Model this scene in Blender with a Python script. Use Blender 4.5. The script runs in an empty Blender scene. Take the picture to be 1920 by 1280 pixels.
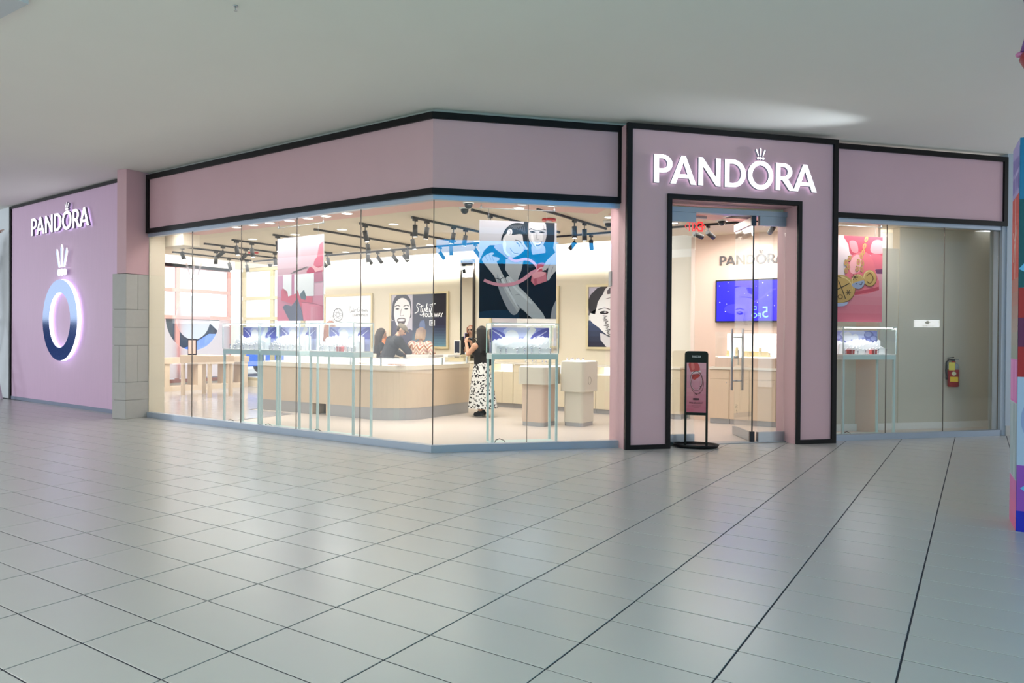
import bpy, bmesh, math, random
import numpy as np
from mathutils import Vector, Matrix
random.seed(7)
PI = math.pi
S = bpy.context.scene
COL = S.collection

# ------------------------------------------------------------------ camera, sky, lights, exposure
FW = Vector((-0.54385048, 0.83915994, -0.0061029))
RT = Vector((0.83913497, 0.54388264, 0.00664646))
UP = Vector((-0.0088967, 0.00150648, 0.99995929))
cd = bpy.data.cameras.new('camera'); cam = bpy.data.objects.new('camera', cd); COL.objects.link(cam)
cd.sensor_width = 36.0; cd.lens = 36.0 * 1349.89 / 1920.0; cd.clip_end = 200
cam.matrix_world = Matrix(((RT.x, UP.x, -FW.x, 0), (RT.y, UP.y, -FW.y, 0), (RT.z, UP.z, -FW.z, 1.36), (0, 0, 0, 1)))
S.camera = cam

w = bpy.data.worlds.new('sky'); S.world = w; w.use_nodes = True
bg = w.node_tree.nodes['Background']
bg.inputs['Color'].default_value = (0.90, 0.95, 1.0, 1); bg.inputs['Strength'].default_value = 2.0

def area(name, loc, rot, sx, sy, power, color=(1, 1, 1), parent=None, spread=PI):
    l = bpy.data.lights.new(name, 'AREA'); l.shape = 'RECTANGLE'; l.size = sx; l.size_y = sy
    l.energy = power; l.color = color; l.spread = spread
    o = bpy.data.objects.new(name, l); o.location = loc; o.rotation_euler = rot; COL.objects.link(o)
    if parent: o.parent = parent
    return o
# mall: daylight from the skylight over the concourse behind the camera, an added unseen green lamp that tints the ceiling and the bright mall entrance at the left
area('skylight_lamp', (-5.0, -4.4, 4.6), (math.radians(24), 0, 0), 16.0, 3.2, 820, (0.97, 0.985, 1.0))
area('added_green_lamp', (1.2, -2.6, 1.4), (math.radians(142), 0, math.radians(-18)), 3.0, 1.2, 250, (0.34, 1.0, 0.68))
area('left_daylight_lamp', (-24.0, 1.25, 2.4), (math.radians(112), 0, math.radians(-62)), 1.4, 2.2, 200, (0.82, 0.90, 1.0))
# shop: the wash from the many downlights of the shop ceiling
WASH = ((-6.6, 9.0, 2.98, 3.2, 2.2, 66), (-10.2, 9.2, 2.98, 3.2, 2.4, 76), (-13.6, 9.6, 2.98, 2.6, 2.6, 80), (-3.3, 10.6, 2.98, 1.6, 1.2, 40))
for q in WASH:
    area('shop_ceiling_lamp', q[:3], (0, 0, 0), q[3], q[4], q[5], (1.0, 0.965, 0.92))

# LED strips in the coves above the back wall, beyond the left ceiling edge and above the right show window
area('cove_lamp', (-9.4, 11.75, 2.80), (math.radians(118), 0, 0), 8.6, .06, 150, (1.0, .97, .92))
area('cove_lamp', (-14.6, 9.5, 3.3), (math.radians(60), 0, math.radians(90)), 4.4, .3, 130, (1.0, .98, .95))
area('cove_lamp', (-1.60, 12.06, 2.80), (math.radians(105), 0, math.radians(47)), 1.1, .05, 16, (1.0, .97, .92))
sl = bpy.data.lights.new('ceiling_added_spot_lamp', 'SPOT'); sl.energy = 290; sl.spot_size = math.radians(26); sl.spot_blend = 1.0; sl.color = (.82, .92, 1.0); sl.shadow_soft_size = .05
so = bpy.data.objects.new('ceiling_added_spot_lamp', sl); COL.objects.link(so); so.location = (-.139, 10.594, 3.42)      # added lamp without a fitting, imitates the reflected streak above the entrance surround
so.rotation_euler = (Vector((-2.40, 8.72, 4.02)) - so.location).to_track_quat('-Z', 'Y').to_euler()

# the rows of downlights in the pink soffit close behind the glass
area('soffit_lamp', (-8.5, 6.80, 3.02), (math.radians(16), 0, 0), 5.4, .10, 46, (1.0, .96, .90))
area('soffit_lamp', (-4.615, 7.52, 3.02), (math.radians(16), 0, math.radians(45.6)), 1.9, .10, 13, (1.0, .96, .90))
area('soffit_lamp', (-1.05, 11.18, 3.02), (math.radians(16), 0, math.radians(47)), 1.2, .10, 22, (1.0, .96, .90))

S.view_settings.view_transform = 'Standard'; S.view_settings.look = 'None'
S.view_settings.gamma = 1.0; S.view_settings.use_curve_mapping = False
S.view_settings.exposure = 0.0
S.cycles.use_denoising = True
S.cycles.transparent_max_bounces = 40
S.cycles.max_bounces = 8; S.cycles.diffuse_bounces = 4; S.cycles.glossy_bounces = 4
S.cycles.sample_clamp_indirect = 6.0
S.cycles.caustics_reflective = False; S.cycles.caustics_refractive = False

# ------------------------------------------------------------------ materials
MC = {}
def srgb(r, g, b):
    f = lambda c: (c / 255 / 12.92) if c / 255 <= 0.04045 else ((c / 255 + 0.055) / 1.055) ** 2.4
    return (f(r), f(g), f(b), 1)
def mat(name, col, rough=0.6, metal=0.0, emit=0.0, spec=0.5, noise=0.0, nscale=20.0, bump=0.0, stretch=(1, 1, 1), ecol=None):
    if name in MC: return MC[name]
    m = bpy.data.materials.new(name); m.use_nodes = True; MC[name] = m
    nt = m.node_tree; b = nt.nodes['Principled BSDF']
    c = srgb(*col) if max(col) > 1 else (*col, 1)
    b.inputs['Base Color'].default_value = c
    b.inputs['Roughness'].default_value = rough; b.inputs['Metallic'].default_value = metal
    b.inputs['Specular IOR Level'].default_value = spec
    if emit:
        b.inputs['Emission Color'].default_value = (srgb(*ecol) if ecol else c); b.inputs['Emission Strength'].default_value = emit
    if noise or bump:
        tc = nt.nodes.new('ShaderNodeTexCoord'); mp = nt.nodes.new('ShaderNodeMapping'); mp.inputs['Scale'].default_value = stretch
        nz = nt.nodes.new('ShaderNodeTexNoise'); nz.inputs['Scale'].default_value = nscale; nz.inputs['Detail'].default_value = 4
        nt.links.new(tc.outputs['Object'], mp.inputs['Vector']); nt.links.new(mp.outputs['Vector'], nz.inputs['Vector'])
        if noise:
            mx = nt.nodes.new('ShaderNodeMix'); mx.data_type = 'RGBA'
            mx.inputs['A'].default_value = tuple(v * (1 - noise) for v in c[:3]) + (1,)
            mx.inputs['B'].default_value = tuple(min(1, v * (1 + noise)) for v in c[:3]) + (1,)
            nt.links.new(nz.outputs['Fac'], mx.inputs['Factor']); nt.links.new(mx.outputs['Result'], b.inputs['Base Color'])
        if bump:
            bp = nt.nodes.new('ShaderNodeBump'); bp.inputs['Strength'].default_value = bump; bp.inputs['Distance'].default_value = 0.002
            nt.links.new(nz.outputs['Fac'], bp.inputs['Height']); nt.links.new(bp.outputs['Normal'], b.inputs['Normal'])
    return m
def glass_mat(name, tint=(0.985, 0.995, 0.99), gloss=(1, 1, 1), ior=1.45, base=0.0):
    if name in MC: return MC[name]
    m = bpy.data.materials.new(name); m.use_nodes = True; MC[name] = m
    nt = m.node_tree; nt.nodes.clear()
    out = nt.nodes.new('ShaderNodeOutputMaterial'); mx = nt.nodes.new('ShaderNodeMixShader')
    tr = nt.nodes.new('ShaderNodeBsdfTransparent'); tr.inputs['Color'].default_value = (*tint, 1)
    gl = nt.nodes.new('ShaderNodeBsdfGlossy'); gl.inputs['Roughness'].default_value = 0.0; gl.inputs['Color'].default_value = (*gloss, 1)
    fr = nt.nodes.new('ShaderNodeFresnel'); ge = nt.nodes.new('ShaderNodeNewGeometry')
    mr = nt.nodes.new('ShaderNodeMapRange'); mr.inputs['To Min'].default_value = ior; mr.inputs['To Max'].default_value = 1 / ior   # same reflectance on both faces of the sheet
    nt.links.new(ge.outputs['Backfacing'], mr.inputs['Value']); nt.links.new(mr.outputs['Result'], fr.inputs['IOR'])
    nt.links.new(fr.outputs['Fac'], mx.inputs['Fac']); nt.links.new(tr.outputs[0], mx.inputs[1]); nt.links.new(gl.outputs[0], mx.inputs[2])
    nt.links.new(mx.outputs[0], out.inputs['Surface'])
    return m
def film_mat(name, col):
    """translucent window vinyl: daylight glows through it"""
    m = bpy.data.materials.new(name); m.use_nodes = True; MC[name] = m
    nt = m.node_tree; b = nt.nodes['Principled BSDF']; b.inputs['Base Color'].default_value = (*col, 1); b.inputs['Roughness'].default_value = .7
    tl = nt.nodes.new('ShaderNodeBsdfTranslucent'); tl.inputs['Color'].default_value = (*col, 1); mx = nt.nodes.new('ShaderNodeMixShader'); mx.inputs['Fac'].default_value = .96
    nt.links.new(b.outputs[0], mx.inputs[1]); nt.links.new(tl.outputs[0], mx.inputs[2]); nt.links.new(mx.outputs[0], nt.nodes['Material Output'].inputs['Surface'])
    return m
def node_mat(name, fn, rough=0.8):
    """procedural colour: fn(nt, vector_socket) -> colour socket"""
    if name in MC: return MC[name]
    m = bpy.data.materials.new(name); m.use_nodes = True; MC[name] = m
    nt = m.node_tree; b = nt.nodes['Principled BSDF']; b.inputs['Roughness'].default_value = rough
    tc = nt.nodes.new('ShaderNodeTexCoord')
    nt.links.new(fn(nt, tc.outputs['Object']), b.inputs['Base Color'])
    return m

PINK = mat('pink_paint', (212, 172, 180), 0.55, noise=0.03, nscale=3)
PINKW = mat('pink_wallcover', (220, 186, 214), 0.6, noise=0.05, nscale=6, stretch=(9, 9, 0.4))
PINKI = mat('pink_interior_paint', (228, 186, 176), 0.6)
BLACK = mat('black_metal', (9, 9, 11), 0.45, spec=.25)
BLACKP = mat('black_plastic', (22, 22, 24), 0.45)
CREAM = mat('cream_paint', (222, 212, 192), 0.7, noise=0.02, nscale=4)
CEILC = mat('cream_ceiling_paint', (226, 214, 192), 0.8)
WHITE = mat('white_paint', (236, 234, 230), 0.6)
MALLC = mat('mall_ceiling_paint', (234, 233, 227), 0.85, noise=0.015, nscale=1.5)
STEEL = mat('brushed_steel', (178, 184, 190), 0.35, 0.85, noise=0.06, nscale=8, stretch=(1, 1, 60))
STEELB = mat('satin_channel', (176, 188, 204), 0.32, 0.55)
GREYM = mat('grey_plinth_metal', (176, 176, 178), 0.35, 0.35)
TILE = mat('porcelain_tile', (178, 177, 174), 0.27, noise=0.035, nscale=2.2, spec=0.5)
GROUT = mat('dark_grout', (34, 36, 48), 0.9)
STONE = mat('grey_stone_tile', (186, 184, 180), 0.55, noise=0.05, nscale=14)
SHOPF = mat('shop_floor_vinyl', (212, 202, 194), 0.35, noise=0.06, nscale=5, stretch=(1, 6, 1))
PLANK = mat('glossy_floor_plank', (186, 182, 186), 0.12, noise=0.06, nscale=4, stretch=(1, 8, 1))
WOOD = mat('pale_oak_veneer', (214, 194, 170), 0.5, noise=0.06, nscale=5, stretch=(14, 14, 0.6))
WOODP = mat('pinkish_oak_veneer', (214, 192, 174), 0.5, noise=0.06, nscale=5, stretch=(16, 16, 0.6))
LAM = mat('cream_laminate', (224, 212, 186), 0.5, noise=0.03, nscale=5, stretch=(10, 10, 0.6))
LAMG = mat('greige_laminate', (214, 208, 194), 0.5)
TEAL = mat('pale_teal_steel', (204, 224, 222), 0.4)
GLASS = glass_mat('shopfront_glass')
GLASSC = glass_mat('vitrine_glass', tint=(0.98, 0.995, 0.995), ior=1.35)
GLASSD = glass_mat('door_glass', tint=(0.97, 0.985, 0.98), ior=1.6)
SEAL = mat('dark_sealant', (112, 102, 94), 0.6)
LEDW = mat('white_led', (255, 250, 244), 0.4, emit=5.0)
LEDSOFT = mat('lit_white_panel', (255, 250, 246), 0.4, emit=1.15)
SIGNW = mat('lit_sign_face', (255, 253, 255), 0.4, emit=1.6)
HALO = mat('sign_halo_led', (225, 228, 255), 0.4, emit=1.3)
CHROME = mat('polished_chrome', (122, 142, 178), 0.10, 1.0)
GREYT = mat('grey_letter', (92, 88, 88), 0.5)
RED = mat('red_enamel', (158, 18, 22), 0.35)
REDP = mat('red_plastic', (214, 40, 36), 0.4)

# ------------------------------------------------------------------ mesh helpers
class MB:
    def __init__(s): s.bm = bmesh.new(); s.mi = 0
    def face(s, pts, smooth=False):
        f = s.bm.faces.new([s.bm.verts.new(p) for p in pts]); f.material_index = s.mi; f.smooth = smooth; return f
    def box(s, x0, x1, y0, y1, z0, z1, M=None):
        P = [Vector((x, y, z)) for z in (z0, z1) for y in (y0, y1) for x in (x0, x1)]
        if M is not None: P = [M @ p for p in P]
        v = [s.bm.verts.new(p) for p in P]
        flip = M is not None and M.to_3x3().determinant() < 0
        for q in ((0, 2, 3, 1), (4, 5, 7, 6), (0, 1, 5, 4), (1, 3, 7, 5), (3, 2, 6, 7), (2, 0, 4, 6)):
            f = s.bm.faces.new([v[i] for i in (q[::-1] if flip else q)]); f.material_index = s.mi
        return s
    def bbox(s, x0, x1, y0, y1, z0, z1, r=0.004, M=None):
        """box with chamfered vertical and top edges"""
        s.prism([(x0 + r, y0), (x1 - r, y0), (x1, y0 + r), (x1, y1 - r), (x1 - r, y1), (x0 + r, y1), (x0, y1 - r), (x0, y0 + r)], z0, z1, M, top=r)
        return s
    def prism(s, poly, z0, z1, M=None, top=0.0, smooth=False):
        n = len(poly)
        a = sum(poly[i][0] * poly[(i + 1) % n][1] - poly[(i + 1) % n][0] * poly[i][1] for i in range(n))
        if a < 0: poly = poly[::-1]
        rings = [[(x, y, z0) for x, y in poly]]
        if top:
            cx = sum(p[0] for p in poly) / n; cy = sum(p[1] for p in poly) / n
            rings.append([(x, y, z1 - top) for x, y in poly])
            ex = max(abs(p[0] - cx) for p in poly); ey = max(abs(p[1] - cy) for p in poly)
            rings.append([(cx + (x - cx) * (1 - top / ex), cy + (y - cy) * (1 - top / ey), z1) for x, y in poly])
        else: rings.append([(x, y, z1) for x, y in poly])
        return s.loft(rings, M, True, True, smooth)
    def loft(s, rings, M=None, cap0=True, cap1=True, smooth=False, close=True):
        R = []
        for r in rings:
            R.append([s.bm.verts.new((M @ Vector(p)) if M is not None else p) for p in r])
        n = len(R[0]); flip = M is not None and M.to_3x3().determinant() < 0
        for a, b in zip(R, R[1:]):
            for i in range(n if close else n - 1):
                j = (i + 1) % n
                q = [a[i], a[j], b[j], b[i]]
                f = s.bm.faces.new(q[::-1] if flip else q); f.material_index = s.mi; f.smooth = smooth
        if cap0: f = s.bm.faces.new(R[0] if flip else R[0][::-1]); f.material_index = s.mi
        if cap1: f = s.bm.faces.new(R[-1][::-1] if flip else R[-1]); f.material_index = s.mi
        return s
    def lathe(s, prof, n=16, M=None, smooth=True):
        return s.loft([[(r * math.cos(2 * PI * k / n), r * math.sin(2 * PI * k / n), z) for k in range(n)] for r, z in prof], M, True, True, smooth)
    def cyl(s, a, b, r, n=10, r2=None, smooth=True):
        a = Vector(a); b = Vector(b); d = b - a; q = d.to_track_quat('Z', 'Y').to_matrix().to_4x4(); q.translation = a
        return s.lathe([(r, 0), (r if r2 is None else r2, d.length)], n, q, smooth)
    def tube(s, pts, r, n=6):
        pts = [Vector(p) for p in pts]; rings = []
        for i, p in enumerate(pts):
            d = (pts[min(i + 1, len(pts) - 1)] - pts[max(i - 1, 0)]).normalized()
            u = d.orthogonal().normalized() if i == 0 else (u - d * u.dot(d)).normalized()
            v = d.cross(u)
            rings.append([p + (u * math.cos(2 * PI * k / n) + v * math.sin(2 * PI * k / n)) * r for k in range(n)])
        return s.loft(rings, None, True, True, True)
    def ell(s, c, r, M=None, nu=12, nv=8):
        rings = []
        for j in range(1, nv):
            t = PI * j / nv
            rings.append([(c[0] + r[0] * math.sin(t) * math.cos(2 * PI * k / nu), c[1] + r[1] * math.sin(t) * math.sin(2 * PI * k / nu), c[2] - r[2] * math.cos(t)) for k in range(nu)])
        return s.loft(rings, M, True, True, True)
    def mesh(s, name):
        me = bpy.data.meshes.new(name); s.bm.normal_update(); s.bm.to_mesh(me); s.bm.free(); return me

def link(name, me, mats, parent=None, loc=(0, 0, 0)):
    for m in (mats if isinstance(mats, (list, tuple)) else [mats]): me.materials.append(m)
    o = bpy.data.objects.new(name, me); COL.objects.link(o)
    if parent: o.parent = parent
    o.location = loc
    return o
def part(name, mb, mats, parent):
    """mesh in the parent's own coordinates"""
    return link(name, mb.mesh(name), mats, parent)
def wpart(name, mb, mats, parent):
    """mesh built in world coordinates, hung under a thing"""
    p = parent; M = Matrix.Identity(4)
    while p: M = p.matrix_basis @ M; p = p.parent
    me = mb.mesh(name); me.transform(M.inverted())
    return link(name, me, mats, parent)
def tag(o, label, cat, group=None):
    o['label'] = label; o['category'] = cat
    if group: o['group'] = group
    return o
def thing(name, label, cat, loc=(0, 0, 0), rz=0.0, group=None):
    o = bpy.data.objects.new(name, None); COL.objects.link(o); o.empty_display_size = 0.1
    o.location = loc; o.rotation_euler = (0, 0, rz)
    return tag(o, label, cat, group)
def struct(name, mb, mats, parent=None):
    o = link(name, mb.mesh(name), mats, parent)
    if not parent: o['kind'] = 'structure'
    return o
def copy_tree(o, parent=None):
    c = o.copy(); COL.objects.link(c)
    if parent: c.parent = parent
    for ch in [x for x in o.children]: copy_tree(ch, c)
    return c
ORD = ['first', 'second', 'third', 'fourth', 'fifth', 'sixth', 'seventh', 'eighth', 'ninth', 'tenth', 'eleventh', 'twelfth', 'thirteenth', 'fourteenth', 'fifteenth']

class Frame:
    """wall frame: s along P->Q, o into the shop (left of the direction), z up"""
    def __init__(s, P, Q):
        s.P = Vector((P[0], P[1], 0)); d = Vector((Q[0] - P[0], Q[1] - P[1], 0)); s.len = d.length; s.t = d.normalized()
        s.n = Vector((-s.t.y, s.t.x, 0)); s.rz = math.atan2(s.t.y, s.t.x)
        s.M = Matrix(((s.t.x, s.n.x, 0, s.P.x), (s.t.y, s.n.y, 0, s.P.y), (0, 0, 1, 0), (0, 0, 0, 1)))
    def __call__(s, a, o, z=0.0): return s.M @ Vector((a, o, z))
FL = Frame((-11.49, 6.678), (-5.364, 6.552))
FC = Frame((-5.364, 6.552), (-3.738, 8.213))
FP = Frame((-3.600, 8.084), (-1.574, 10.235))
FR = Frame((-1.596, 10.421), (0.284, 12.435))
FS = Frame((-17.03, 6.932), (-12.0, 6.636))

# ------------------------------------------------------------------ flat print
def smooth_loop(pts, k=4, closed=True):
    n = len(pts); out = []
    rng = range(n) if closed else range(n - 1)
    for i in rng:
        p = [pts[(i + d) % n] if closed else pts[min(max(i + d, 0), n - 1)] for d in (-1, 0, 1, 2)]
        for j in range(k):
            t = j / k
            out.append(tuple(0.5 * (2 * p[1][a] + (p[2][a] - p[0][a]) * t + (2 * p[0][a] - 5 * p[1][a] + 4 * p[2][a] - p[3][a]) * t * t + (3 * p[1][a] - p[0][a] - 3 * p[2][a] + p[3][a]) * t ** 3) for a in (0, 1)))
    if not closed: out.append(tuple(pts[-1]))
    return out
class Art:
    """print of coloured shapes laid over a panel; drawing units x0..x1, y0 (top)..y1 (bottom) map on W x H metres"""
    def __init__(s, box, W, H, rough=0.45):
        s.x0, s.x1, s.y0, s.y1 = box; s.W = W; s.H = H; s.polys = []; s.cols = []; s.rough = rough
    def map(s, p): return ((p[0] - s.x0) / (s.x1 - s.x0) * s.W, (1 - (p[1] - s.y0) / (s.y1 - s.y0)) * s.H)
    def clipbox(s, pts):
        def clip(P, ax, val, keep):
            out = []
            for i in range(len(P)):
                a, b = P[i - 1], P[i]; ia, ib = keep(a[ax]), keep(b[ax])
                if ia != ib:
                    t = (val - a[ax]) / (b[ax] - a[ax]); out.append((a[0] + (b[0] - a[0]) * t, a[1] + (b[1] - a[1]) * t))
                if ib: out.append(b)
            return out
        for ax, val, keep in ((0, 0, lambda v: v >= 0), (0, s.W, lambda v: v <= s.W), (1, 0, lambda v: v >= 0), (1, s.H, lambda v: v <= s.H)):
            if pts: pts = clip(pts, ax, val, keep)
        return pts
    def poly(s, col, pts, sm=0):
        if sm: pts = smooth_loop(pts, sm)
        q = s.clipbox([s.map(p) for p in pts])
        if len(q) >= 3: s.polys.append((col, q))
    def rect(s, col, x0, y0, x1, y1): s.poly(col, [(x0, y0), (x1, y0), (x1, y1), (x0, y1)])
    def disc(s, col, x, y, rx, ry=None, n=20, rot=0.0):
        ry = ry or rx; c, t = math.cos(rot), math.sin(rot)
        s.poly(col, [(x + rx * math.cos(2 * PI * k / n) * c - ry * math.sin(2 * PI * k / n) * t, y + rx * math.cos(2 * PI * k / n) * t + ry * math.sin(2 * PI * k / n) * c) for k in range(n)])
    def line(s, col, pts, w, sm=4, w2=None):
        if sm and len(pts) > 2: pts = smooth_loop(pts, sm, False)
        w2 = w if w2 is None else w2; L, R = [], []; n = len(pts)
        for i, p in enumerate(pts):
            a = pts[max(i - 1, 0)]; b = pts[min(i + 1, n - 1)]; dx, dy = b[0] - a[0], b[1] - a[1]; l = math.hypot(dx, dy) or 1
            h = (w + (w2 - w) * i / (n - 1)) / 2; L.append((p[0] - dy / l * h, p[1] + dx / l * h)); R.append((p[0] + dy / l * h, p[1] - dx / l * h))
        for i in range(n - 1): s.poly(col, [L[i], L[i + 1], R[i + 1], R[i]])
    def grad(s, c0, c1, x0, y0, x1, y1, n=8, vert=True):
        for k in range(n):
            t = (k + 0.5) / n; c = tuple(round(c0[a] + (c1[a] - c0[a]) * t) for a in range(3))
            if vert: s.rect(c, x0, y0 + (y1 - y0) * k / n, x1, y0 + (y1 - y0) * (k + 1) / n)
            else: s.rect(c, x0 + (x1 - x0) * k / n, y0, x0 + (x1 - x0) * (k + 1) / n, y1)
    def text(s, col, body, x, y, size, sx=1.0, mirror=False, bold=0.0, fit=0):
        if fit:
            me = text_mesh(body, size, 0.0, bold); sx = fit / (s.x1 - s.x0) * s.W / max(v.co.x for v in me.vertices)
        s.polys.append((col, ('T', body, s.map((x, y)), size, sx, mirror, bold)))
    def build(s, name, M, parent, emit=0.0, gap=0.0004):
        bm = bmesh.new(); mats = []; idx = {}
        for li, (col, q) in enumerate(s.polys):
            if col not in idx:
                idx[col] = len(mats)
                mats.append(mat('print_%d_%d_%d%s' % (*col, '_lit%d' % (emit * 100) if emit else ''), tuple(max(c, 2) for c in col), s.rough, emit=emit, spec=0.25))
            z = gap * (1 + li * 0.12)
            if q[0] == 'T':
                me = text_mesh(q[1], q[3], 0.0, q[6])
                k = -1 if q[5] else 1
                n0 = len(bm.verts); tmp = bmesh.new(); tmp.from_mesh(me)
                vm = [bm.verts.new((q[2][0] + v.co.x * q[4] * k, q[2][1] + v.co.y, z)) for v in tmp.verts]; tmp.verts.index_update()
                for f in tmp.faces:
                    try:
                        vs = [vm[v.index] for v in f.verts]; nf = bm.faces.new(vs[::-1] if k < 0 else vs); nf.material_index = idx[col]
                    except ValueError: pass
                tmp.free()
                continue
            a = sum(q[i - 1][0] * q[i][1] - q[i][0] * q[i - 1][1] for i in range(len(q)))
            try: f = bm.faces.new([bm.verts.new((x, y, z)) for x, y in (q if a > 0 else q[::-1])]); f.material_index = idx[col]
            except ValueError: pass
        bmesh.ops.triangulate(bm, faces=[f for f in bm.faces if len(f.verts) > 4])
        me = bpy.data.meshes.new(name); bm.to_mesh(me); bm.free()
        PM = Matrix.Identity(4); p = parent
        while p: PM = p.matrix_basis @ PM; p = p.parent
        me.transform(PM.inverted() @ M)
        return link(name, me, mats, parent)
def text_mesh(body, size, ext=0.0, bold=0.0):
    cu = bpy.data.curves.new('t', 'FONT'); cu.body = body; cu.size = size; cu.extrude = ext; cu.offset = bold; cu.resolution_u = 3
    o = bpy.data.objects.new('t', cu); COL.objects.link(o)
    dg = bpy.context.evaluated_depsgraph_get(); me = bpy.data.meshes.new_from_object(o.evaluated_get(dg))
    bpy.data.objects.remove(o); return me
def upright(P, rz, flip=False):
    """matrix for a print standing at P: x along the wall, y up, facing -n of a frame (towards the mall)"""
    t = Vector((math.cos(rz), math.sin(rz), 0)); n = Vector((math.sin(rz), -math.cos(rz), 0))
    if flip: t = -t; n = -n
    return Matrix(((t.x, 0, n.x, P[0]), (t.y, 0, n.y, P[1]), (0, 1, 0, P[2]), (0, 0, 0, 1)))
# ------------------------------------------------------------------ letters
def arc(cx, cy, rx, ry, a0, a1, n=10): return [(cx + rx * math.cos(math.radians(a0 + (a1 - a0) * k / n)), cy + ry * math.sin(math.radians(a0 + (a1 - a0) * k / n))) for k in range(n + 1)]
GL = {
 'P': [[(0, 0), (0, 1), (.30, 1)] + arc(.30, .68, .35, .32, 90, -90)[1:] + [(.17, .36), (.17, 0)], [(.17, .51), (.17, .86), (.29, .86)] + arc(.29, .685, .18, .175, 90, -90)[1:]],
 'A': [[(0, 0), (.38, 1), (.54, 1), (.92, 0), (.73, 0), (.655, .21), (.265, .21), (.19, 0)], [(.315, .35), (.46, .76), (.605, .35)]],
 'N': [[(0, 0), (0, 1), (.15, 1), (.63, .32), (.63, 1), (.80, 1), (.80, 0), (.65, 0), (.17, .68), (.17, 0)]],
 'D': [[(0, 0), (0, 1), (.30, 1)] + arc(.30, .5, .48, .5, 90, -90, 16)[1:], [(.17, .15), (.17, .85), (.29, .85)] + arc(.29, .5, .315, .35, 90, -90, 14)[1:]],
 'O': [arc(.47, .5, .48, .53, 0, 360, 36)[:-1], arc(.47, .5, .31, .36, 0, 360, 30)[:-1]],
 'R': [[(0, 0), (0, 1), (.30, 1)] + arc(.30, .69, .33, .31, 90, -60)[1:] + [(.74, 0), (.53, 0), (.25, .38), (.17, .38), (.17, 0)], [(.17, .51), (.17, .86), (.28, .86)] + arc(.28, .685, .18, .175, 90, -90)[1:]],
}
LX = (0, .58, 1.58, 2.54, 3.40, 4.45, 5.12)
def lens(cx, cy, L, wd, ang, taper=0.5):
    c, t = math.cos(ang), math.sin(ang); out = []
    for k in range(9): u = k / 8; out.append((u * L, wd * math.sin(PI * min(1, u * 0.85 + 0.15) ** taper) * 0.5 + 0.002))
    for k in range(8, -1, -1): u = k / 8; out.append((u * L, -wd * math.sin(PI * min(1, u * 0.85 + 0.15) ** taper) * 0.5 - 0.002))
    return [(cx + x * c - y * t, cy + x * t + y * c) for x, y in out]
def crown_loops(cx, cy, h):
    """three flared points over three beads, h high"""
    L = []
    for x0, x1, tw in ((-.17, -.33, -1), (0, 0, 0), (.17, .33, 1)):
        top = 1.0 if tw == 0 else .88
        L.append([[(cx + x * h, cy + y * h) for x, y in ((x0 - .035, .30), (x0 + .035, .30), (x1 + .065 - .01 * abs(tw), top - .12), (x1 + .02 * tw, top), (x1 - .065 + .01 * abs(tw), top - .12))]])
    for dx in (-.20, 0, .20): L.append([arc(cx + dx * h, cy + .14 * h, .105 * h, .105 * h, 0, 360, 12)[:-1]])
    return L
def outline_mesh(loops, depth, bevel=0.0):
    cu = bpy.data.curves.new('o', 'CURVE'); cu.dimensions = '2D'; cu.fill_mode = 'BOTH'; cu.extrude = depth / 2; cu.bevel_depth = bevel; cu.bevel_resolution = 0
    for lp in loops:
        sp = cu.splines.new('POLY'); sp.points.add(len(lp) - 1); sp.use_cyclic_u = True
        for p, q in zip(sp.points, lp): p.co = (q[0], q[1], 0, 1)
    o = bpy.data.objects.new('o', cu); COL.objects.link(o)
    dg = bpy.context.evaluated_depsgraph_get(); me = bpy.data.meshes.new_from_object(o.evaluated_get(dg))
    bpy.data.objects.remove(o); return me
def logo(root, M, cap, depth, gap, face, side, back, xs=1.0):
    """the word in single letters, standing off the wall by gap; M maps (x right, y up, z out)"""
    PM = Matrix.Identity(4); p = root
    while p: PM = p.matrix_basis @ PM; p = p.parent
    inv = PM.inverted()
    def put(name, loops):
        loops = [[(x * cap * xs, y * cap) for x, y in lp] for lp in loops]
        me = outline_mesh(loops, depth)
        me.transform(Matrix.Translation((0, 0, gap + depth / 2)))
        for m in (face, side, back): me.materials.append(m)
        for f in me.polygons: f.material_index = 1 if abs(f.normal.z) < .7 else (0 if f.center.z > gap + depth / 2 else 2)
        me.transform(inv @ M)
        o = bpy.data.objects.new(name, me); COL.objects.link(o); o.parent = root; return o
    for ch, x in zip('PANDORA', LX): put('letter', [[(px + x, py) for px, py in lp] for lp in GL[ch]])
    ox = LX[4] + .47
    allc = crown_loops(ox, 1.05, 0.46)
    put('crown', [lp for g in allc for lp in g])
# ================================================================== SETTING
# ---- mall floor: dark grout bed with porcelain tiles 608 x 307 mm
GX0, GY0, TA, TB = -3.9100, 2.2447, 0.60778, 0.30729
b = MB(); b.box(-31, -17.05, -7, 7.1, -0.10, -0.003); b.box(-17.05, 9, -7, 13.4, -0.10, -0.003)
floor = struct('floor', b, GROUT)
def in_mall(x, y):
    if x < -11.5: return y < 6.95
    if x < -5.0: return y < 6.84
    s = (x + 5.364) * FC.t.x + (y - 6.552) * FC.t.y; o = (x + 5.364) * FC.n.x + (y - 6.552) * FC.n.y
    return o < 0.38 and y < 13.3
def seen(x, y):
    d = Vector((x, y, -1.36)); z = d.dot(FW)
    if z < 0.6: return False
    u, v = d.dot(RT) / z, d.dot(UP) / z
    return abs(u) < 0.73 and abs(v) < 0.50
cells = []
for i in range(-45, 22):
    for j in range(-31, 37):
        x = GX0 + (i + .5) * TA; y = GY0 + (j + .5) * TB
        if in_mall(x, y) and -30.5 < x < 8.5 and -6.5 < y < 12.9: cells.append((x, y))
vis = sorted([c for c in cells if seen(*c)], key=lambda c: c[0] ** 2 + c[1] ** 2)
ind = set(vis[:300])
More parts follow.
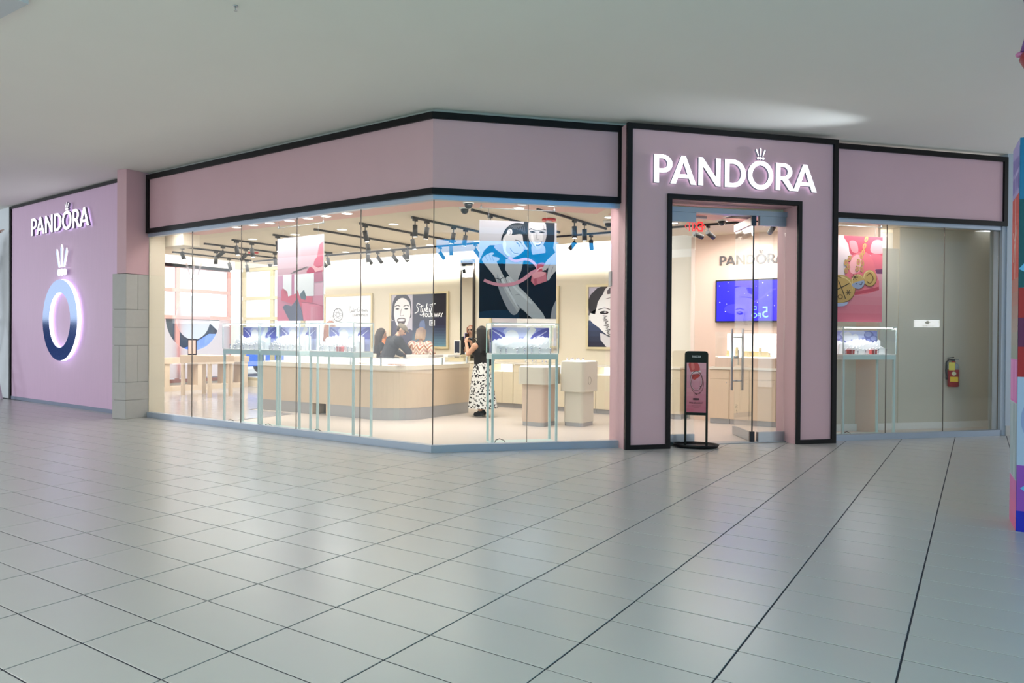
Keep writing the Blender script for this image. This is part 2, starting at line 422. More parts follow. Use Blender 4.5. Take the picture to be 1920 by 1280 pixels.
GAP = 0.0085
t = MB(); hx, hy, ch = TA / 2 - GAP / 2, TB / 2 - GAP / 2, 0.0012
t.loft([[(-hx, -hy, -.012), (hx, -hy, -.012), (hx, hy, -.012), (-hx, hy, -.012)], [(-hx, -hy, -ch), (hx, -hy, -ch), (hx, hy, -ch), (-hx, hy, -ch)],
        [(-hx + ch, -hy + ch, 0), (hx - ch, -hy + ch, 0), (hx - ch, hy - ch, 0), (-hx + ch, hy - ch, 0)]], cap0=False)
tm = t.mesh('tile'); tm.materials.append(TILE)
for c in vis[:300]:
    o = bpy.data.objects.new('tile', tm); COL.objects.link(o); o.parent = floor; o.location = (c[0], c[1], random.uniform(-.0004, .0004))
b = MB()
for x, y in cells:
    if (x, y) in ind: continue
    b.loft([[(x - hx, y - hy, -.003), (x + hx, y - hy, -.003), (x + hx, y + hy, -.003), (x - hx, y + hy, -.003)], [(x - hx, y - hy, 0), (x + hx, y - hy, 0), (x + hx, y + hy, 0), (x - hx, y + hy, 0)]], cap0=False)
far = part('far_tiles', b, TILE, floor); far['kind'] = 'stuff'

# ---- mall ceiling, with the shallow bulkhead edge at the top left
b = MB()
b.box(-31, -17.15, -2.6, 7.3, 4.02, 4.18); b.box(-17.15, 9, -2.6, 13.4, 4.02, 4.18)
b.box(-31, 9, -7, -6.2, 4.02, 4.18)
struct('ceiling', b, MALLC)
b = MB(); b.box(-31, -6.3, 1.9, 2.69, 3.955, 4.018); struct('trim_bulkhead', b, mat('bulkhead_paint', (196, 200, 206), 0.8))

# ---- shop floor and ceiling
inner = [FL(0.02, .03), FL(6.118, .03), FC(2.55, .03), FP(.62, .26), FP(2.42, .26), FR(.0, .03), FR(2.9, .03)]
poly = [(p.x, p.y) for p in inner] + [(2.6, 14.6), (-13.0, 14.6), (-17.2, 14.6), (-17.2, 6.98), (-11.6, 6.80)]
b = MB(); b.prism(poly, -0.002, 0.006)
struct('floor_shop', b, SHOPF)
b = MB(); b.prism([(-16.88, 7.14), (-11.95, 6.88), (-11.48, 6.98), (-9.9, 6.80), (-9.9, 8.4), (-11.12, 8.4), (-11.12, 11.54), (-13.1, 12.2), (-16.88, 12.2)], 0.006, 0.010)
pf = struct('floor_plank', b, mat('plank_joint', (150, 146, 150), .5))
for k in range(26):                       # long planks of the glossy floor at the left end of the shop
    y0 = 7.02 + k * 0.195
    b = MB(); b.bbox(-16.86, (-9.91 if y0 < 8.2 else -11.13) if y0 < 11.3 else -13.1, y0, y0 + 0.191, 0.010, 0.0125, 0.001)
    part('plank', b, PLANK, pf)
b = MB()
cpoly = [(p.x, p.y) for p in (FL(0, .02), FL(6.126, .02), FC(2.33, .02))] + [(-3.15, 9.25), (-1.62, 10.47), (.25, 12.47), (.9, 13.2), (-1.2, 13.4), (-3.9, 11.9), (-4.05, 11.45), (-14.3, 11.45), (-14.3, 7.0), (-11.5, 6.72)]
b.prism(cpoly, 3.05, 3.12); struct('ceiling_shop', b, CEILC)
b = MB()
soff = [(p.x, p.y) for p in (FL(0.05, .04), FL(6.115, .04), FC(2.32, .04), FC(2.32, .86), FC(-.28 + .34, .80), FL(5.78, .80), FL(.05, .62))]
b.prism(soff, 3.036, 3.0495); struct('ceiling_pink_soffit', b, PINKI)
b = MB(); b.prism([(p.x, p.y) for p in (FP(.4, .45), FP(2.6, .45), FP(2.75, 1.1), FP(.2, 1.1))], 3.036, 3.0495); struct('ceiling_pink_entrance', b, PINKI)
b = MB(); b.prism([(p.x, p.y) for p in (FR(.05, .04), FR(2.75, .04), FR(2.75, .5), FR(.05, .5))], 3.036, 3.0495); struct('ceiling_pink_window', b, PINKI)
b = MB(); b.prism([(-17.1, 7.05), (-5.6, 6.8), (-3.9, 8.5), (-3.9, 12.4), (-17.1, 12.6)], 3.55, 3.65); struct('ceiling_upper', b, WHITE)

# ---- shop walls
b = MB(); b.prism([(-16.95, 7.06), (-11.93, 6.80), (-11.93, 6.86), (-16.95, 7.12)], 0, 3.56); struct('wall_front_lining', b, CREAM)
b = MB(); b.box(-13.05, -4.02, 11.95, 12.25, 0, 2.75); struct('wall_back', b, CREAM)
b = MB(); b.box(-13.05, -4.02, 12.25, 12.4, 0, 3.56); struct('wall_back_cove', b, WHITE)
b = MB(); b.box(-3.93, -1.25, 11.75, 12.1, 0, 3.05); b.box(-4.05, -3.93, 11.75, 12.3, 0, 3.05); struct('wall_feature', b, mat('blush_paint', (226, 200, 184), 0.7))
b = MB(); b.box(-11.93, -11.5, 6.72, 6.99, 0, 3.05); struct('wall_left_return', b, CREAM)
b = MB(); b.box(-11.93, -11.0, 7.0, 7.3, 2.84, 3.05); struct('trim_left_bulkhead', b, CREAM)
GCP = mat('grey_cream_paint', (212, 206, 192), 0.7)      # wall behind the right show window, low part with a lit cove above it
b = MB(); b.prism([(p.x, p.y) for p in (FR(.42, .86), FR(1.76, .86), FR(1.76, .98), FR(.42, .98))], 0, 2.73); struct('wall_window_left', b, GCP)
b = MB(); b.prism([(p.x, p.y) for p in (FR(1.76, .84), FR(3.9, .84), FR(3.9, .98), FR(1.76, .98))], 0, 3.05); struct('wall_window_back', b, GCP)
b = MB(); b.prism([(p.x, p.y) for p in (FR(.62, 1.35), FR(2.6, 1.35), FR(2.6, 1.45), FR(.62, 1.45))], 2.3, 3.3); struct('wall_window_cove', b, WHITE)
b = MB(); b.prism([(p.x, p.y) for p in (FR(.43, .845), FR(3.7, .825), FR(3.7, .838), FR(.43, .858))], 0.006, .105); struct('baseboard_window', b, WHITE)
b = MB(); b.prism([(p.x, p.y) for p in (FR(2.76, .22), FR(3.62, .835), FR(3.75, .835), FR(2.86, .22))], 0, 3.05); struct('wall_window_end', b, CREAM)
b = MB(); b.prism([(-2.10, 10.06), (-2.43, 10.80), (-2.31, 10.86), (-1.96, 10.14)], 0.0, 3.05); struct('wall_entrance_return', b, PINKI)

# ---- left end of the shop: glazing to the street
b = MB()
for y0, y1 in ((6.98, 7.6), (12.15, 12.6)): b.box(-17.1, -16.9, y0, y1, 0, 3.56)
b.box(-17.1, -16.9, 7.6, 12.15, 3.06, 3.56); b.box(-17.1, -16.9, 7.6, 12.15, 0, .16)
struct('wall_street', b, WHITE)
PKF = mat('blush_window_frame', (206, 150, 142), 0.5); CRF = mat('cream_window_frame', (196, 184, 148), 0.5)
def glazing(name, x0, x1, y0, y1, zs, n, along, m, pane=True):
    b = MB()
    for z in zs:
        if along == 'y': b.box(x0, x1, y0, y1, z - .045, z + .045)
        else: b.box(x0, x1, y0, y1, z - .045, z + .045)
    w = struct(name, b, m)
    for k in range(n + 1):
        q = MB(); L = (y1 - y0) if along == 'y' else (x1 - x0); c = k * L / n
        zz = [z for z in zs]
        for za, zb in zip(zz, zz[1:]):
            if along == 'y': q.box(x0 + .01, x1 - .01, y0 + c - .05, y0 + c + .05, za + .045, zb - .045)
            else: q.box(x0 + c - .06, x0 + c + .06, y0 + .01, y1 - .01, za + .045, zb - .045)
        part('mullion', q, m, w)
    q = MB()
    if along == 'y': q.box((x0 + x1) / 2 - .004, (x0 + x1) / 2 + .004, y0, y1, zs[0], zs[-1])
    else: q.box(x0, x1, (y0 + y1) / 2 - .004, (y0 + y1) / 2 + .004, zs[0], zs[-1])
    part('pane', q, GLASSC, w)
    return w
wst = glazing('window_street', -16.98, -16.9, 7.65, 12.12, (.2, 1.81, 2.49, 3.1), 3, 'y', PKF)
glazing('window_back', -16.6, -13.1, 12.30, 12.38, (.2, 1.80, 2.34, 3.1), 3, 'x', CRF)
b = MB(); b.box(-16.9, -13.05, 12.28, 12.4, 3.15, 3.56); b.box(-16.9, -13.05, 12.28, 12.4, 0, .16); struct('wall_street_back', b, CREAM)
# white vinyl over the lower panes with the ring left clear, and the crown above it
FILM = film_mat('white_window_vinyl', (.95, .82, .80))
def ringpart(name, loops, m, parent, x):
    me = outline_mesh(loops, 0.0); me.transform(Matrix(((0, 0, -1, x), (-1, 0, 0, 0), (0, 1, 0, 0), (0, 0, 0, 1))))
    PM = parent.matrix_basis; me.transform(PM.inverted())
    return link(name, me, m, parent)
RC = (-11.03, 1.80)
vin = thing('window_vinyl', 'white vinyl film with a clear ring cut out, on the street window', 'window sticker', (-16.86, 11.0, 0.25))
ringpart('film', [[(-12.1, .27), (-9.9, .27), (-9.9, 1.76), (-12.1, 1.76)], [p for p in arc(RC[0], RC[1], .75, .83, 180, 357, 40)][0:] ], FILM, vin, -16.868)
ringpart('disc', [arc(RC[0], RC[1], .48, .56, 0, 360, 44)[:-1]], film_mat('white_disc_vinyl', (.95, .95, .97)), vin, -16.866)
cl = crown_loops(RC[0], RC[1] + .90, .62); ringpart('crown', [lp for g in cl for lp in g], FILM, vin, -16.866)

# ---- column with stone tiles below, pink above
b = MB(); b.prism([(-11.735, 6.33), (-11.70, 6.295), (-11.50, 6.335), (-11.515, 6.74), (-11.75, 6.74)], 2.345, 4.018)
struct('wall_column', b, PINK)
b = MB(); b.prism([(-11.745, 6.275), (-11.512, 6.345), (-11.522, 6.72), (-11.745, 6.72)], 0.0, 2.34)
core = struct('wall_column_base', b, mat('stone_joint', (120, 118, 116), .9))
rows = ((2.34, 1.765, 2), (1.765, 1.475, 1), (1.475, 1.185, 1), (1.185, .59, 2), (.59, .30, 1), (.30, .0, 1))
FA = Frame((-11.757, 6.255), (-11.500, 6.333)); FB = Frame((-11.500, 6.333), (-11.512, 6.735))
for z1, z0, n in rows:
    for F, nn in ((FA, 2 if (n == 2 and z1 < 2) else 1), (FB, n)):
        for k in range(nn):
            a0 = F.len * k / nn + .0025; a1 = F.len * (k + 1) / nn - .0025
            b = MB(); b.box(a0, a1, 0.0, .012, z0 + .0025, z1 - .0025, F.M); part('stone_tile', b, STONE, core)

# ---- left sign wall
b = MB(); b.box(.10, 5.2, 0.0, .12, .065, 3.96, FS.M); struct('wall_left', b, PINKW)
b = MB(); b.box(.02, .10, -.025, .10, 0, 4.0, FS.M); struct('trim_1', b, BLACK)
b = MB(); b.box(.10, 5.2, -.02, .10, 3.955, 4.005, FS.M); struct('trim_2', b, BLACK)
b = MB(); b.box(.10, 5.2, -.012, .10, 0, .065, FS.M); struct('baseboard_left', b, mat('blue_grey_skirting', (128, 138, 160), .5))
b = MB(); b.box(-9, .02, .02, .2, 0, 4.018, FS.M); struct('wall_far_left', b, mat('cool_white_paint', (222, 228, 232), .7))

# ---- fascia over the left and corner windows
def fbox(mb, F, s0, s1, o0, o1, z0, z1): mb.box(s0, s1, o0, o1, z0, z1, F.M)
def corner_prism(mb, s0, s1, o0, o1, z0, z1):
    """band that runs along the left face and turns the corner onto the chamfer (mitred)"""
    def mit(o):
        n = (FL.n + FC.n).normalized(); k = o / n.dot(FL.n); p = Vector((-5.364, 6.552, 0)) + n * k; return (p.x, p.y)
    a0, a1 = FL(s0, o0), FL(s0, o1); c0, c1 = FC(s1, o0), FC(s1, o1)
    mb.prism([(a0.x, a0.y), mit(o0), mit(o1), (a1.x, a1.y)], z0, z1)
    mb.prism([mit(o0), (c0.x, c0.y), (c1.x, c1.y), mit(o1)], z0, z1)
b = MB(); corner_prism(b, .07, 2.29, 0, .10, 3.075, 3.92); struct('wall_fascia_left', b, PINK)
b = MB(); corner_prism(b, 0, 2.365, -.03, .10, 3.90, 3.978); struct('trim_3', b, BLACK)
b = MB(); corner_prism(b, 0, 2.365, -.03, .10, 3.022, 3.095); struct('trim_4', b, BLACK)
b = MB(); fbox(b, FL, 0, .07, -.03, .10, 3.095, 3.90); struct('trim_5', b, BLACK)
b = MB(); fbox(b, FC, 2.295, 2.365, -.03, .10, 3.095, 3.90); struct('trim_6', b, BLACK)
b = MB(); corner_prism(b, 0.0, 2.40, .012, .09, 2.965, 3.022); struct('trim_7', b, STEELB)
b = MB(); corner_prism(b, 0.0, 2.40, 0, .09, 0, .086); struct('trim_8', b, STEELB)
b = MB(); corner_prism(b, 0.0, 2.40, .02, .16, 3.978, 4.018); struct('trim_9', b, mat('ceiling_reveal', (176, 176, 174), .8))
def pane(name, F, s0, s1, z0, z1, sealed=True):
    b = MB(); b.box(s0 + .004, s1 - .004, .045, .057, z0, z1, F.M); wn = struct(name, b, GLASS)
    if sealed:
        b = MB(); b.box(s1 - .0018, s1 + .0018, .043, .059, z0, z1, F.M); part('silicone_joint', b, SEAL, wn)
    return wn
js = (0.0, 1.203, 2.442, 3.67, 4.90, 6.105)
wi = 1
for a, c in zip(js, js[1:]): pane('window_%d' % wi, FL, a, c, .08, 2.97); wi += 1
for a, c in ((.02, 1.164), (1.164, 2.36)): pane('window_%d' % wi, FC, a, c, .08, 2.97); wi += 1

# ---- entrance surround
b = MB()
fbox(b, FP, 0, .593, .0, .50, 0, 3.955); fbox(b, FP, 2.364, 2.955, .0, .42, 0, 3.955); fbox(b, FP, .593, 2.364, .0, .42, 3.08, 3.955)
struct('wall_entrance', b, PINK)
fr = .066
tr = [(0, fr, 0, 3.965), (2.889, 2.955, 0, 3.965), (fr, 2.889, 3.90, 3.965), (fr, .593 - .055, 0, .055), (2.364 + .055, 2.889, 0, .055),
      (.593 - .055, .593, 0, 3.08), (2.364, 2.364 + .055, 0, 3.08), (.593 - .055, 2.364 + .055, 3.08, 3.135)]
for k, (s0, s1, z0, z1) in enumerate(tr):
    b = MB(); fbox(b, FP, s0, s1, -.03, .03, z0, z1); struct('trim_%d' % (10 + k), b, BLACK)
# ---- right fascia and show window
b = MB(); fbox(b, FR, 0, 2.75, 0, .10, 3.02, 3.93); struct('wall_fascia_right', b, PINK)
for k, (s0, s1, z0, z1) in enumerate(((0, 2.80, 3.90, 3.968), (0, 2.80, 2.985, 3.05), (2.735, 2.80, 3.05, 3.90))):
    b = MB(); fbox(b, FR, s0, s1, -.03, .10, z0, z1); struct('trim_%d' % (20 + k), b, BLACK)
b = MB(); fbox(b, FR, 0, 2.76, .012, .09, 2.93, 2.985); struct('trim_24', b, STEELB)
b = MB(); fbox(b, FR, 0, 2.76, 0, .09, 0, .08); struct('trim_25', b, STEELB)
for a, c in ((0.03, .834), (.834, 1.787), (1.787, 2.735)): pane('window_%d' % wi, FR, a, c, .075, 2.935); wi += 1
GP = mat('blue_grey_paint', (176, 186, 196), .6)
b = MB(); fbox(b, FR, 2.735, 2.80, 0, .12, .0, 2.985); struct('trim_26', b, GP)
b = MB(); fbox(b, FR, 2.80, 5.2, -.02, .20, .0, 4.018); struct('wall_right', b, GP)
b = MB(); fbox(b, FR, 2.80, 5.2, -.035, -.02, .0, .14); struct('baseboard_right', b, STONE)

# ---- entrance doors
D0 = .25
def dbox(mb, s0, s1, o0, o1, z0, z1): mb.box(s0, s1, D0 + o0, D0 + o1, z0, z1, FP.M)
BLG = mat('blue_grey_rail', (150, 162, 174), .4, .5)
b = MB(); dbox(b, .593, 2.364, -.04, .06, 2.965, 3.03); struct('trim_30', b, BLG)
def leaf_panel(name, s0, s1):
    b = MB(); dbox(b, s0, s1, -.006, .006, .12, 2.86); d = struct(name, b, GLASSD)
    b = MB(); dbox(b, s0, s1, -.025, .025, .008, .135); part('bottom_rail', b, STEEL, d)
    b = MB(); dbox(b, s0, s1, -.025, .025, 2.845, 2.965); part('top_rail', b, BLG, d)
leaf_panel('door_1', .60, 1.052)
leaf_panel('door_2', 1.972, 2.36)
HG = Vector((-2.487, 9.645, 0)); HE = Vector((-2.892, 10.243, 0))
FD = Frame(HG, HE)
b = MB(); b.box(.01, .715, -.006, .006, .125, 2.86, FD.M); leaf = struct('door_3', b, GLASSD)
b = MB(); b.box(.0, .72, -.024, .024, .012, .125, FD.M); part('bottom_rail', b, STEEL, leaf)
b = MB(); b.box(.0, .72, -.024, .024, 2.86, 2.955, FD.M); part('top_rail', b, mat('blush_rail', (214, 190, 182), .4, .3), leaf)
b = MB(); b.box(-.015, .03, -.03, .03, .004, .14, FD.M); b.box(-.015, .03, -.03, .03, 2.84, 2.965, FD.M); part('pivot', b, mat('dark_pivot', (52, 54, 60), .4, .6), leaf)
b = MB(); b.box(-.004, .006, -.008, .008, .14, 2.84, FD.M); part('edge_seal', b, BLACKP, leaf)
for o in (-.075, .075):
    b = MB(); b.cyl(FD(.60, o, .64), FD(.60, o, 1.50), .017, 12)
    h = part('handle', b, STEEL, leaf)
    b = MB()
    for z in (.77, 1.38): b.cyl(FD(.60, 0, z), FD(.60, o, z), .009, 8)
    part('handle_post', b, STEEL, h)
b = MB(); b.cyl(FD(.66, -.03, 1.10), FD(.66, .03, 1.10), .02, 12); b.cyl(FD(.66, -.035, .99), FD(.66, -.035, 1.2), .012, 8); part('lock', b, STEEL, leaf)
b = MB(); dbox(b, .60, 2.36, -.06, .10, .004, .012); struct('trim_31', b, STEEL)
# small notice printed on the glass of the open leaf
a = Art((0, 30, 0, 40), .09, .14)
for y in (2, 8, 14): a.rect((70, 70, 72), 2, y, 28, y + 2)
a.line((60, 60, 64), [(6, 38), (10, 26), (18, 24)], 5)
a.build('door_notice', Matrix.Translation((0, 0, .30)) @ upright(FD(.60, -.008), FD.rz), leaf)
# ================================================================== SIGNS
sg = thing('wall_sign', 'large lit white letters with a crown on the pink surround above the open glass door', 'sign', FP(1.48, -.01, 3.25), 0)
logo(sg, Matrix.Translation((0, 0, 3.250)) @ upright(FP(.328, 0), FP.rz), .345, .035, .035, SIGNW, mat('letter_return', (176, 176, 196), .5), HALO, 2.27 / (.345 * 6.04))
sg = thing('wall_sign', 'lit white letters high on the pink wall at the far left above the chrome ring', 'sign', FS(2.54, -.01, 3.30), 0)
logo(sg, Matrix.Translation((0, 0, 3.30)) @ upright(FS(1.26, 0), FS.rz), .335, .038, .026, SIGNW, mat('letter_return_dark', (140, 132, 154), .5), HALO, 2.50 / (.335 * 6.04))
sg = thing('wall_sign', 'dark grey letters on the blush wall inside the shop above the television', 'sign', (-3.07, 11.74, 2.55), 0)
logo(sg, Matrix.Translation((0, 0, 2.555)) @ upright((-3.565, 11.75, 0), 0), .15, .012, .01, GREYT, GREYT, GREYT, 1.02 / (.15 * 6.04))
rg = thing('wall_emblem', 'big chrome ring with a crown, edged in white light on the pink wall', 'emblem', FS(2.60, -.02, 1.62), 0)
def emblem(root, M):
    PM = root.matrix_basis.inverted()
    def put(name, loops, d0, d1, ms):
        me = outline_mesh(loops, d1 - d0); me.transform(Matrix.Translation((0, 0, (d0 + d1) / 2)))
        for m in ms: me.materials.append(m)
        for f in me.polygons: f.material_index = 0 if abs(f.normal.z) > .7 else 1
        me.transform(PM @ M); o = bpy.data.objects.new(name, me); COL.objects.link(o); o.parent = root
    put('ring', [arc(0, 0, .745, .757, 0, 360, 72)[:-1], arc(0, 0, .455, .515, 0, 360, 60)[:-1]], .05, .10, (CHROME, mat('ring_edge_light', (236, 236, 255), .4, emit=1.6)))
    put('ring_light', [arc(0, 0, .752, .764, 0, 360, 60)[:-1], arc(0, 0, .447, .507, 0, 360, 60)[:-1]], .034, .048, (HALO, HALO))
    cl = crown_loops(0, .81, .60)
    put('crown', [lp for g in cl for lp in g], .05, .07, (mat('crown_face', (196, 206, 236), .3, .5, emit=.2), mat('crown_edge_light', (250, 248, 255), .4, emit=1.8)))
emblem(rg, Matrix.Translation((0, 0, 1.622)) @ upright(FS(2.65, 0), FS.rz))

# ================================================================== GLASS VITRINES ON STANDS
GIFT = mat('coral_gift_box', (206, 84, 84), .5)
def make_stand(loc, rz, label, W=.87, D=.36):
    t = thing('display_stand', label, 'stand', loc, rz, 'pale teal display stands in the shop windows')
    for sx in (-1, 1):
        for sy in (-1, 1):
            b = MB(); x = sx * (W / 2 - .018); y = sy * (D / 2 - .018); b.bbox(x - .015, x + .015, y - .015, y + .015, .014, 1.078, .003); part('leg', b, TEAL, t)
    b = MB(); b.bbox(-W / 2, W / 2, -D / 2, D / 2, 1.078, 1.142, .003); part('top_frame', b, TEAL, t)
    b = MB(); b.bbox(-W / 2, W / 2, -D / 2, D / 2, .006, .014, .002); part('base_plate', b, TEAL, t)
    b = MB(); x = -W / 2 + .05; b.tube([(x, -D / 2 + .04, .016), (x + .02, -D / 2 + .05, .06), (x + .07, -D / 2 + .06, .075), (x + .13, -D / 2 + .07, .05), (x + .15, -D / 2 + .08, .018)], .005, 6); part('cable', b, BLACKP, t)
    return t
def vit_art(kind):
    a = Art((0, 400, 0, 190), .80, .325, .5)
    a.grad((150, 156, 226), (196, 200, 246), 0, 0, 400, 120, 6)
    a.rect((206, 208, 246), 0, 110, 400, 190)
    a.disc((214, 218, 250), 200, 30, 110, 44)
    if kind != 3:
        a.poly((112, 112, 190), [(0, 8), (40, 14), (90, 44), (128, 78), (138, 100), (110, 104), (70, 84), (60, 110), (30, 100), (0, 112)], 3)
        a.poly((112, 112, 190), [(400, 6), (352, 12), (300, 44), (262, 60), (286, 84), (318, 118), (352, 96), (400, 92)], 3)
        for k in range(3): a.line((232, 230, 252), [(20 + 22 * k, 22 + 12 * k), (64 + 14 * k, 56 + 12 * k), (92 + 12 * k, 86 + 8 * k)], 5)
        for k in range(3): a.line((232, 230, 252), [(384 - 20 * k, 26 + 12 * k), (340 - 10 * k, 56 + 12 * k), (300, 76 + 10 * k)], 5)
        a.poly((196, 130, 150), [(92, 100), (130, 112), (160, 112), (150, 126), (112, 122)], 3)
        a.disc((255, 252, 255), 148, 66, 46, 48); a.line((255, 252, 252), [(296, 0), (262, 60), (226, 116)], 40, 0)
    else:
        for x, y, r in ((30, 40, 36), (80, 60, 30), (330, 36, 42), (376, 70, 38), (290, 74, 26), (110, 90, 24)): a.disc((124, 128, 190), x, y, r, r * .8); a.disc((170, 176, 226), x - 6, y - 8, r * .7, r * .5)
        a.disc((250, 248, 255), 150, 50, 40, 40); a.disc((250, 248, 255), 214, 60, 30, 34)
    return a
PAPER = mat('white_paper_snow', (248, 246, 248), .7)
def snow_layer(seed, W, hmin, hmax, y, d):
    rnd = random.Random(seed); n = 26; top = []
    for k in range(n + 1):
        u = k / n; h = hmin + (hmax - hmin) * (0.35 + .65 * abs(math.sin(u * 5.2 + seed))) * (0.75 + .25 * rnd.random())
        top.append((-W / 2 + W * u, h + (.018 if k % 2 else 0)))
    pts = [(-W / 2, 0)] + top + [(W / 2, 0)]
    b = MB(); b.loft([[(x, y, z) for x, z in pts], [(x, y + d, z) for x, z in pts]][::-1]); return b
def make_vitrine(loc, rz, label, kind):
    W, D, H0, H1 = .87, .36, 1.142, 1.53
    t = thing('glass_vitrine', label, 'display case', loc, rz, 'glass vitrines with winter scenes')
    g = .004
    b = MB()
    for x0, x1, y0, y1 in ((-W / 2, W / 2, -D / 2, -D / 2 + g), (-W / 2, W / 2, D / 2 - g, D / 2), (-W / 2, -W / 2 + g, -D / 2 + g, D / 2 - g), (W / 2 - g, W / 2, -D / 2 + g, D / 2 - g)): b.box(x0, x1, y0, y1, H0 + .012, H1)
    b.box(-W / 2, W / 2, -D / 2, D / 2, H1, H1 + g)
    part('glass_box', b, GLASSC, t)
    b = MB()
    for x in (-1, 1):
        for y in (-1, 1): b.box(x * W / 2 - .005, x * W / 2 + .005, y * D / 2 - .005, y * D / 2 + .005, H0 + .012, H1)
    for y in (-1, 1): b.box(-W / 2, W / 2, y * D / 2 - .005, y * D / 2 + .005, H1 - .002, H1 + .008)
    for x in (-1, 1): b.box(x * W / 2 - .005, x * W / 2 + .005, -D / 2, D / 2, H1 - .002, H1 + .008)
    part('edge_trim', b, mat('clear_edge', (206, 222, 222), .2, .2), t)
    b = MB(); b.box(-W / 2 + .004, W / 2 - .004, -D / 2 + .004, D / 2 - .004, H0, H0 + .012); part('base_board', b, WHITE, t)
    b = MB(); b.box(-.40, .40, D / 2 - .03, D / 2 - .02, H0 + .012, H0 + .345); bd = part('backdrop', b, WHITE, t)
    vit_art(kind).build('scene_print', t.matrix_basis @ Matrix(((1, 0, 0, -.40), (0, 0, -1, D / 2 - .0305), (0, 1, 0, H0 + .016), (0, 0, 0, 1))), bd)
    for k, (h0, h1, y) in enumerate(((.12, .21, .06), (.06, .15, -.01), (.03, .09, -.07))):
        b = snow_layer(kind * 1.7 + k * 2.3, .76 - .03 * k, h0, h1, y, .012); b.bm.transform(Matrix.Translation((0, 0, H0 + .012))); part('paper_snow', b, PAPER, t)
    rnd = random.Random(kind)
    for k in range(7):
        b = MB(); x = -.33 + k * .11 + rnd.uniform(-.03, .03); b.cyl((x, -.11, H0 + .012), (x, -.11, H0 + .045 + rnd.random() * .03), .008, 8); b.ell((x, -.11, H0 + .06 + rnd.random() * .02), (.014, .01, .014), None, 8, 6)
        part('jewel_holder', b, mat('silver_jewel', (190, 190, 200), .25, .8), t)
    b = MB(); b.box(-.39, .39, -D / 2 + .02, -D / 2 + .035, H1 - .014, H1 - .002); part('led_strip', b, LEDW, t)
    area('vitrine_lamp', (0, -.06, H1 - .02), (math.radians(-22), 0, 0), .76, .06, 3.2, (.97, .97, 1.0), t)
    return t
ST = ((FL, 2.215, .38, 'leftmost pale teal stand behind the long left window', 'leftmost of the three glass vitrines in the long left window, with white paper snow'),
      (FL, 3.115, .38, 'middle pale teal stand below the pink gift bag poster', 'glass vitrine below the pink gift bag poster, with white snow and lilac hands'),
      (FL, 4.185, .38, 'pale teal stand nearest the corner in the long left window', 'glass vitrine nearest the corner in the long left window, right of the pink poster'),
      (FC, 1.235, .62, 'pale teal stand below the poster of a smiling couple', 'glass vitrine with a moon and hands below the poster of the smiling couple'),
      (FR, .745, .43, 'pale teal stand behind the window right of the door', 'glass vitrine with blue clouds and red boxes below the gold medallion poster'))
for k, (F, s, o, l1, l2) in enumerate(ST):
    p = F(s, o); make_stand((p.x, p.y, 0), F.rz, l1); make_vitrine((p.x, p.y, 0), F.rz, l2, (1, 0, 2, 0, 3)[k])
for F, s, o, dx, lab in ((FR, .745, .43, -.27, 'red gift box at the left of the snow scene under the medallion poster'), (FR, .745, .43, .10, 'red gift box right of centre in the snow scene under the medallion poster'), (FL, 4.185, .38, .12, 'red gift box in the white snow scene nearest the window corner')):
    p = F(s + dx, o - .125); t = thing('gift_box', lab, 'gift box', (p.x, p.y, 1.154), F.rz)
    b = MB(); b.bbox(-.045, .045, -.028, .028, 0, .045, .003); part('box', b, GIFT, t)
    b = MB(); b.bbox(-.048, .048, -.031, .031, .045, .062, .003); part('lid', b, GIFT, t)
    b = MB(); b.box(-.006, .006, -.0325, .0325, .0, .064); part('ribbon', b, mat('pale_ribbon', (240, 200, 200), .5), t)

# ================================================================== HANGING POSTERS
def hang_poster(F, s0, s1, o, z0, z1, art, label, top=3.035):
    p = F((s0 + s1) / 2, o); t = thing('hanging_poster', label, 'poster', (p.x, p.y, z0), F.rz)
    W = s1 - s0; H = z1 - z0
    b = MB(); b.bbox(-W / 2, W / 2, -.004, .004, 0, H, .001); bd = part('panel', b, mat('poster_board', (228, 222, 224), .4), t)
    art.build('print', t.matrix_basis @ Matrix(((1, 0, 0, -W / 2), (0, 0, -1, -.0045), (0, 1, 0, 0), (0, 0, 0, 1))), bd)
    b = MB(); b.cyl((-W / 2 + .0, 0, H + .16), (W / 2 - .0, 0, H + .16), .006, 8); part('rod', b, STEEL, t)
    for x in (-1, 1):
        b = MB(); b.tube([(x * (W / 2 - .12), 0, H), (x * (W / 2 - .12), 0, H + .16)], .0022, 5); part('hook_wire', b, mat('thin_cable', (150, 150, 150), .4, .6), t)
        b = MB(); b.tube([(x * (W / 2 - .02), 0, H + .16), (x * (W / 2 - .02), 0, top - z0)], .0022, 5); part('cable', b, mat('thin_cable', (150, 150, 150), .4, .6), t)
        b = MB(); b.cyl((x * (W / 2 - .02), 0, H + .15), (x * (W / 2 - .02), 0, H + .19), .010, 8); part('clamp', b, STEEL, t)
    return t
